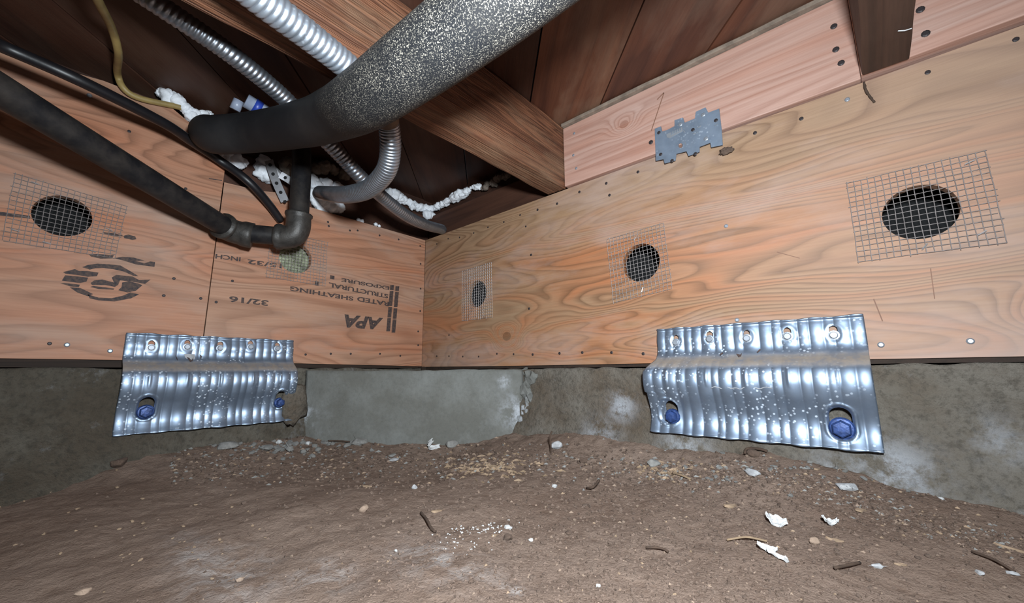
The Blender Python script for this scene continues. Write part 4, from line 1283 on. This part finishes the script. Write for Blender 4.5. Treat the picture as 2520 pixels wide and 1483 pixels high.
foam('spray_foam', [(LW(925, 552, -0.006), 0.004), (LW(933, 556, -0.006), 0.003)], 'tiny foam crumb on the plywood edge nearer the corner', M_FOAM, 15)

# ------------------------------------------------------------------ litter on the ground
def chip_mesh(name, l, w, h, seed, bend=0.0):
    rr = random.Random(seed)
    n = 9; ring = []
    for q in range(n):
        th = 2 * math.pi * q / n; k = rr.uniform(0.7, 1.1)
        ring.append((math.cos(th) * l * k, math.sin(th) * w * k))
    V = [(x, y, -h / 2 + bend * x * x / max(l, 1e-6)) for x, y in ring] + [(x * 0.92, y * 0.9, h / 2 + bend * x * x / max(l, 1e-6) + rr.uniform(-h, h) * 0.25) for x, y in ring]
    F = [tuple(range(n))[::-1], tuple(range(n, 2 * n))] + [(q, (q + 1) % n, n + (q + 1) % n, n + q) for q in range(n)]
    me = bpy.data.meshes.new(name); me.from_pydata(V, [], F)
    return me

def put(name, me, mat, px, py, label, cat, group=None, rz=0.0, tilt=0.0, lift=0.0):
    if not me.materials: me.materials.append(mat)
    o = bpy.data.objects.new(name, me); COL.objects.link(o)
    p = ghit(px, py)
    zs = [v.co.z for v in me.vertices]
    o.location = p + Vector((0, 0, -min(zs) * 0.55 + lift))
    o.rotation_euler = (tilt, tilt * 0.5, rz)
    tag(o, label, cat, group)
    return o

def psize(px, py, w):                        # pixel width -> metres at that ground spot
    p = ghit(px, py)
    d = np.array(p) - CAM
    return w / FPX * float(-(ROT.T @ d)[2])

STONES = [  # px, py, width px, flatness, material, label
    (1115, 1090, 40, 0.7, M_STONE_GREY, 'grey angular stone against the foot of the grey concrete patch'),
    (1368, 1099, 46, 0.7, M_PALE, 'pale grey stone behind the upright twig'),
    (1610, 1136, 36, 0.8, M_STONE_GREY, 'rounded grey stone below the left end of the right plate'),
    (895, 1256, 36, 0.7, M_STONE_TAN, 'flat tan stone lying alone on the left dirt'),
    (1247, 1318, 36, 0.7, M_STONE_BROWN, 'brown stone beside the white plaster crumbs'),
    (592, 1420, 20, 0.8, M_STONE_TAN, 'small tan pebble on the pale ashy patch'),
    (208, 1440, 44, 0.5, M_STONE_TAN, 'tan rock chip at the lower left'),
    (2004, 1346, 32, 0.7, M_STONE_TAN, 'tan pebble left of the wood chip on the right'),
    (1855, 1181, 46, 0.5, M_PALE, 'flat pale stone below the right foundation plate'),
    (2087, 1214, 58, 0.45, M_PALE, 'bluish-white flat stone at the foot of the right wall'),
    (686, 1091, 18, 0.9, M_WHITE, 'small white pebble below the left plate'),
    (757, 1097, 18, 1.0, M_WHITE, 'white pebble right of the other white pebble below the left plate'),
    (886, 1096, 46, 0.6, M_STONE_GREY, 'grey stone at the left foot of the concrete patch'),
    (712, 1112, 30, 0.7, M_STONE_GREY, 'grey stone half buried under the white pebbles'),
    (655, 1105, 46, 0.5, M_STONE_GREY, 'broad grey stone below the left plate'),
    (560, 1098, 60, 0.5, M_STONE_GREY, 'large flat grey rubble piece below the left plate'),
    (965, 1120, 26, 0.7, M_STONE_GREY, 'grey pebble left of the white curled flake'),
    (970, 1133, 30, 0.5, M_PALE, 'pale flat pebble under the grey pebble by the curled flake'),
    (1435, 1140, 26, 0.8, M_STONE_BROWN, 'brown pebble in the crumbly strip by the twig'),
    (1020, 1205, 16, 1.2, M_PALE, 'pale pebble on the dirt below the curled flake'),
    (1265, 1293, 0, 0.6, M_WHITE, ''),
    (1250, 1294, 24, 0.6, M_WHITE, 'white plaster shard leaning on the brown stone'),
    (1307, 1314, 16, 0.6, M_WHITE, 'white plaster bit right of the brown stone'),
    (975, 1350, 11, 0.8, M_WHITE, 'tiny white crumb at the left of the plaster crumbs'),
    (1472, 1436, 16, 0.8, M_WHITE, 'small white pebble near the bottom edge'),
    (1365, 1203, 20, 0.7, M_WHITE, 'small white shard on the dirt below the pale stone'),
    (2160, 1400, 28, 0.6, M_PALE, 'pale chip right of the dark sticks'),
    (2415, 1420, 26, 0.6, M_PALE, 'pale stone near the right edge'),
    (2495, 1420, 26, 0.6, M_PALE, 'pale stone at the very right edge'),
    (2295, 1180, 18, 0.6, M_WHITE, 'small white chip on the sloping right footing'),
    (1855, 1125, 34, 0.9, M_STONE_BROWN, 'round brown clod under the right plate'),
    (2030, 1260, 0, .5, M_PALE, ''),
    (1400, 1298, 24, 0.6, M_STONE_BROWN, 'brown clod with a pale rim in the middle of the dirt'),
    (1195, 1345, 22, 0.9, M_STONE_BROWN, 'dark brown clod below the plaster crumbs'),
    (1160, 1440, 18, 0.9, M_STONE_BROWN, 'brown clod near the bottom edge, left of the white pebble'),
    (275, 1100, 50, 0.8, M_STONE_BROWN, 'dark brown lump at the foot of the left footing'),
]
sd = 0
for (px, py, w, fl, mt, lb) in STONES:
    sd += 1
    if w == 0: continue
    r = psize(px, py, w) / 2
    me = stone_mesh('stone', r, (1.0, 0.8, fl * 0.75), sd)
    put('stone', me, mt, px, py, lb, 'stone', None, sd * 1.3)

CHIPS = [
    (1075, 1262, 30, 0.4, M_CHIP, 'tan wood chip on the dirt left of center', 0.5),
    (2055, 1338, 40, 0.28, M_CHIP, 'long wood chip beside the tan pebble', -0.6),
    (2218, 1393, 34, 0.3, M_CHIP, 'wood chip pointing toward the right footing', -0.3),
    (2492, 1360, 54, 0.2, M_CHIP, 'long tan wood splinter at the right edge', -0.9),
    (2120, 1268, 34, 0.5, M_CHIP, 'pale tan chip below the bluish-white stone', 0.2),
    (900, 1197, 32, 0.35, M_CHIP, 'tan splintered chip above the flat tan stone', 0.1),
    (1800, 1255, 44, 0.35, M_CHIP, 'pale woody flake cluster in the dark crumbs', 0.2),
    (1660, 1458, 14, 0.6, M_CHIP, 'tiny pale chip near the bottom edge', 0.2),
    (2012, 1165, 30, 0.4, M_CHIP, 'tan flake lying below the right plate corner', 0.4),
    (1216, 1312, 22, 0.4, M_CHIP, 'small tan chip left of the brown stone', 0.7),
]
for (px, py, w, asp, mt, lb, rz) in CHIPS:
    sd += 1
    l = psize(px, py, w) / 2
    me = chip_mesh('wood_chip', l, l * asp, l * 0.22, sd, 0.1)
    put('wood_chip', me, mt, px, py, lb, 'wood chip', None, rz + math.radians(45), 0.15)

# white flakes with their own shapes
def flake(px, py, w, label, seed, asp=0.5, bend=0.5, rz=0.0, tilt=0.3):
    l = psize(px, py, w) / 2
    n, m = 10, 6
    V = []; F = []
    for i in range(n + 1):
        for j in range(m + 1):
            x = -1 + 2 * i / n; y = -1 + 2 * j / m
            k = (1 - 0.5 * abs(x) ** 2) * (0.8 + 0.4 * noise.noise(Vector((x * 2, seed, 0))))
            V.append(Vector((x * l, y * l * asp * k, l * (bend * x * x + 0.35 * noise.noise(Vector((x * 2.5, y * 2.5, seed * 3.0)))))))
    for i in range(n):
        for j in range(m): F.append((i * (m + 1) + j, (i + 1) * (m + 1) + j, (i + 1) * (m + 1) + j + 1, i * (m + 1) + j + 1))
    me = bpy.data.meshes.new('plaster_flake'); me.from_pydata(V, [], F)
    bm = bmesh.new(); bm.from_mesh(me)
    bmesh.ops.solidify(bm, geom=bm.faces[:], thickness=l * 0.1)
    bm.to_mesh(me); bm.free()
    return put('plaster_flake', me, M_WHITE, px, py, label, 'flake', None, rz, tilt, l * 0.25)
flake(1908, 1300, 44, 'crumpled white plaster flake on the right of the dirt', 1, 0.9, 0.6, 0.5, 0.6)
flake(1890, 1372, 40, 'white paint flake with a bent end, below the crumpled one', 2, 0.6, 0.3, 0.2, 0.3)
flake(1915, 1388, 44, 'narrow white paint strip joined to the bent paint flake', 5, 0.25, 0.2, -0.2, 0.2)
flake(2043, 1300, 42, 'white shell-like flake near the right footing', 3, 0.5, 0.5, 0.9, 0.4)
flake(1057, 1108, 40, 'white curled flake standing at the foot of the grey patch', 4, 0.5, 0.9, 1.9, 1.0)

# twigs
def twig(pts, r, mat, label, lift=0.002):
    P = [ghit(px, py) + Vector((0, 0, lift + dz)) for px, py, dz in pts]
    V, F = tube_data(catmull(P, 0.003), lambda s, t: r * (1 + 0.3 * noise.noise(Vector((s * 300, t, 1)))), 7)
    o = mesh_py('twig', V, F, mat, None, True); tag(o, label, 'twig')
twig([(1036, 1270, 0), (1050, 1290, 0.003), (1062, 1305, 0), (1072, 1310, 0)], 0.0013, M_TWIG, 'dark crooked twig left of the plaster crumbs')
twig([(1790, 1340, 0), (1840, 1345, 0.002), (1890, 1355, 0)], 0.0009, M_TWIGPALE, 'thin tan twig beside the crumpled white flake')
twig([(2055, 1412, 0), (2095, 1405, 0.002), (2118, 1396, 0)], 0.0011, M_TWIG, 'dark stick on the dirt near the right edge')
twig([(1590, 1348, 0), (1625, 1352, 0.002), (1645, 1358, 0)], 0.0010, M_TWIG, 'short dark twig in the middle right of the dirt')
twig([(1445, 1205, 0), (1460, 1212, 0.004), (1475, 1200, 0.006)], 0.0015, M_TWIG, 'small dark twig sticking up in the crumbly strip')
twig([(840, 1068, 0.002), (862, 1078, 0.003), (880, 1085, 0.001)], 0.0014, M_TWIG, 'short dark twig leaning on the left foot of the patch')
twig([(1655, 1160, 0), (1675, 1172, 0.002), (1700, 1182, 0)], 0.0013, M_TWIGPALE, 'tan twig in the crumbs below the right plate')
P = ghit(1355, 1120)
V, F = tube_data(catmull([P, P + Vector((0.001, 0.0, 0.014)), P + Vector((-0.002, 0.002, 0.027)), P + Vector((0.001, 0.004, 0.034))], 0.003), 0.0012, 7)
o = mesh_py('twig', V, F, M_TWIG, None, True); tag(o, 'upright thin twig standing before the pale grey stone', 'twig')
twig([(1835, 1128, 0.002), (1840, 1112, 0.004), (1862, 1104, 0.005), (1885, 1112, 0.003), (1890, 1125, 0.0)], 0.0016, M_TWIG, 'dark root arching over the round clod under the right plate')
twig([(2395, 1375, 0), (2450, 1398, 0.002), (2500, 1420, 0)], 0.0010, M_TWIG, 'thin root lying along the right footing')

# white plaster crumbs: individuals that nothing tells apart
rr = random.Random(21)
crumb = [stone_mesh('plaster_crumb', 1.0, (1, 0.8, 0.6), 40 + q) for q in range(4)]
for c in crumb: c.materials.append(M_WHITE)
def scatter(protos, name, n, cx_, cy_, sx, sy, w0, w1, label, cat, group, rot=0.0):
    for q in range(n):
        px = rr.gauss(cx_, sx); py = rr.gauss(cy_, sy) + rot * (px - cx_)
        if not (0 < px < 2519 and 1090 < py < 1482): continue
        p = ghit(px, py); d = np.array(p) - CAM
        r = rr.uniform(w0, w1) / FPX * float(-(ROT.T @ d)[2]) / 2
        o = bpy.data.objects.new(name, rr.choice(protos)); COL.objects.link(o)
        o.scale = (r, r, r); o.location = p + Vector((0, 0, r * 0.25)); o.rotation_euler = (rr.uniform(-0.4, 0.4), rr.uniform(-0.4, 0.4), rr.uniform(0, 6.28))
        tag(o, label, cat, group)
scatter(crumb, 'plaster_crumb', 60, 1180, 1300, 48, 8, 3, 8, 'tiny white plaster crumb in the strewn patch on the dirt', 'crumb', 'plaster crumbs strewn on the dirt', -0.12)
scatter(crumb, 'plaster_crumb', 34, 1140, 1335, 45, 12, 3, 6, 'tiny white plaster crumb in the strewn patch on the dirt', 'crumb', 'plaster crumbs strewn on the dirt')
peb_t = [stone_mesh('pebble', 1.0, (1, 0.8, 0.6), 60 + q) for q in range(4)]
for c in peb_t: c.materials.append(M_STONE_TAN)
peb_c = [stone_mesh('pebble', 1.0, (1, 0.7, 0.4), 70 + q) for q in range(4)]
for c in peb_c: c.materials.append(M_CHIP)
peb_b = [stone_mesh('clod', 1.0, (1, 0.9, 0.6), 80 + q) for q in range(5)]
for c in peb_b: c.materials.append(M_CLOD)
peb_g = [stone_mesh('pebble', 1.0, (1, 0.8, 0.6), 90 + q) for q in range(4)]
for c in peb_g: c.materials.append(M_STONE_GREY)
scatter(peb_t, 'pebble', 70, 1500, 1290, 420, 80, 5, 12, 'little tan pebble strewn over the brown dirt', 'pebble', 'tan pebbles strewn over the dirt')
scatter(peb_c, 'pebble', 40, 320, 1290, 180, 70, 7, 14, 'little pale chip strewn over the dark left dirt', 'pebble', 'pale chips on the left dirt')
scatter(peb_g, 'pebble', 60, 720, 1105, 90, 10, 8, 22, 'grey rubble pebble along the foot of the left foundation', 'pebble', 'grey rubble under the left plate')
scatter(peb_g, 'pebble', 50, 1850, 1160, 200, 22, 6, 18, 'grey rubble pebble along the foot of the right foundation', 'pebble', 'grey rubble under the right plate')
scatter(peb_b, 'clod', 90, 1650, 1370, 420, 80, 6, 16, 'little brown dirt clod on the right half of the floor', 'clod', 'dirt clods on the floor')

# uncountable grit in the crumbly strips
def grit(name, n, sampler, w0, w1, mats, label, seed, elong=1.0):
    rg_ = random.Random(seed); V = []; F = []; MI = []
    for q in range(n):
        px, py = sampler(rg_)
        if not (-60 < px < 2580 and 1070 < py < 1520): continue
        p = ghit(px, py)
        d = np.array(p) - CAM
        r = rg_.uniform(w0, w1) / FPX * float(-(ROT.T @ d)[2]) / 2
        th = rg_.uniform(0, 6.28); ca, sa = math.cos(th), math.sin(th)
        e = rg_.uniform(1, elong)
        b = len(V)
        for (x, y, z) in ((1, 0, 0.1), (-0.5, 0.8, 0), (-0.7, -0.7, 0.1), (0.1, 0.05, 0.9), (0, 0, -0.5)):
            x *= e * rg_.uniform(0.7, 1.2)
            V.append((p.x + (x * ca - y * sa) * r, p.y + (x * sa + y * ca) * r, p.z + z * r + r * 0.1))
        F += [(b, b + 1, b + 3), (b + 1, b + 2, b + 3), (b + 2, b, b + 3), (b + 1, b, b + 4), (b + 2, b + 1, b + 4), (b, b + 2, b + 4)]
        mi = rg_.choices(range(len(mats)), [m[1] for m in mats])[0]
        MI += [mi] * 6
    me = bpy.data.meshes.new(name); me.from_pydata(V, [], F)
    for m_, _ in mats: me.materials.append(m_)
    me.polygons.foreach_set('material_index', MI)
    o = bpy.data.objects.new(name, me); COL.objects.link(o)
    tag(o, label, 'grit', kind='stuff')
strip_y = lambda px: lerp1(px, [0, 300, 500, 760, 1040, 1340, 1600, 1900, 2150, 2350, 2520], [1225, 1160, 1130, 1125, 1125, 1120, 1140, 1170, 1240, 1300, 1340])
grit('crumbly_grit', 5200, lambda g_: (lambda px: (px, strip_y(px) + g_.gauss(12, 26)))(g_.uniform(420, 2520)), 3, 10, ((M_CLOD, 5), (M_STONE_BROWN, 5), (M_CHIP, 0.5), (M_STONE_TAN, 0.6), (M_STONE_GREY, 1.2)), 'loose crumbly grit along the foot of the foundation', 3, 2.2)
grit('dirt_crumbs', 7500, lambda g_: (g_.gauss(1650, 480), g_.uniform(1180, 1500)), 2.5, 11, ((M_CLOD, 8), (M_STONE_BROWN, 4), (M_STONE_TAN, 0.3), (M_CHIP, 0.15)), 'fine dirt crumbs scattered over the floor', 4, 1.4)
grit('straw_bits', 240, lambda g_: (g_.choice((g_.gauss(1160, 60), g_.gauss(1640, 40), g_.gauss(1240, 50))), g_.gauss(1150, 14)), 5, 13, ((M_CHIP, 3), (M_TWIGPALE, 2)), 'rotted straw-coloured wood fibres at the foot of the patch', 5, 3.5)
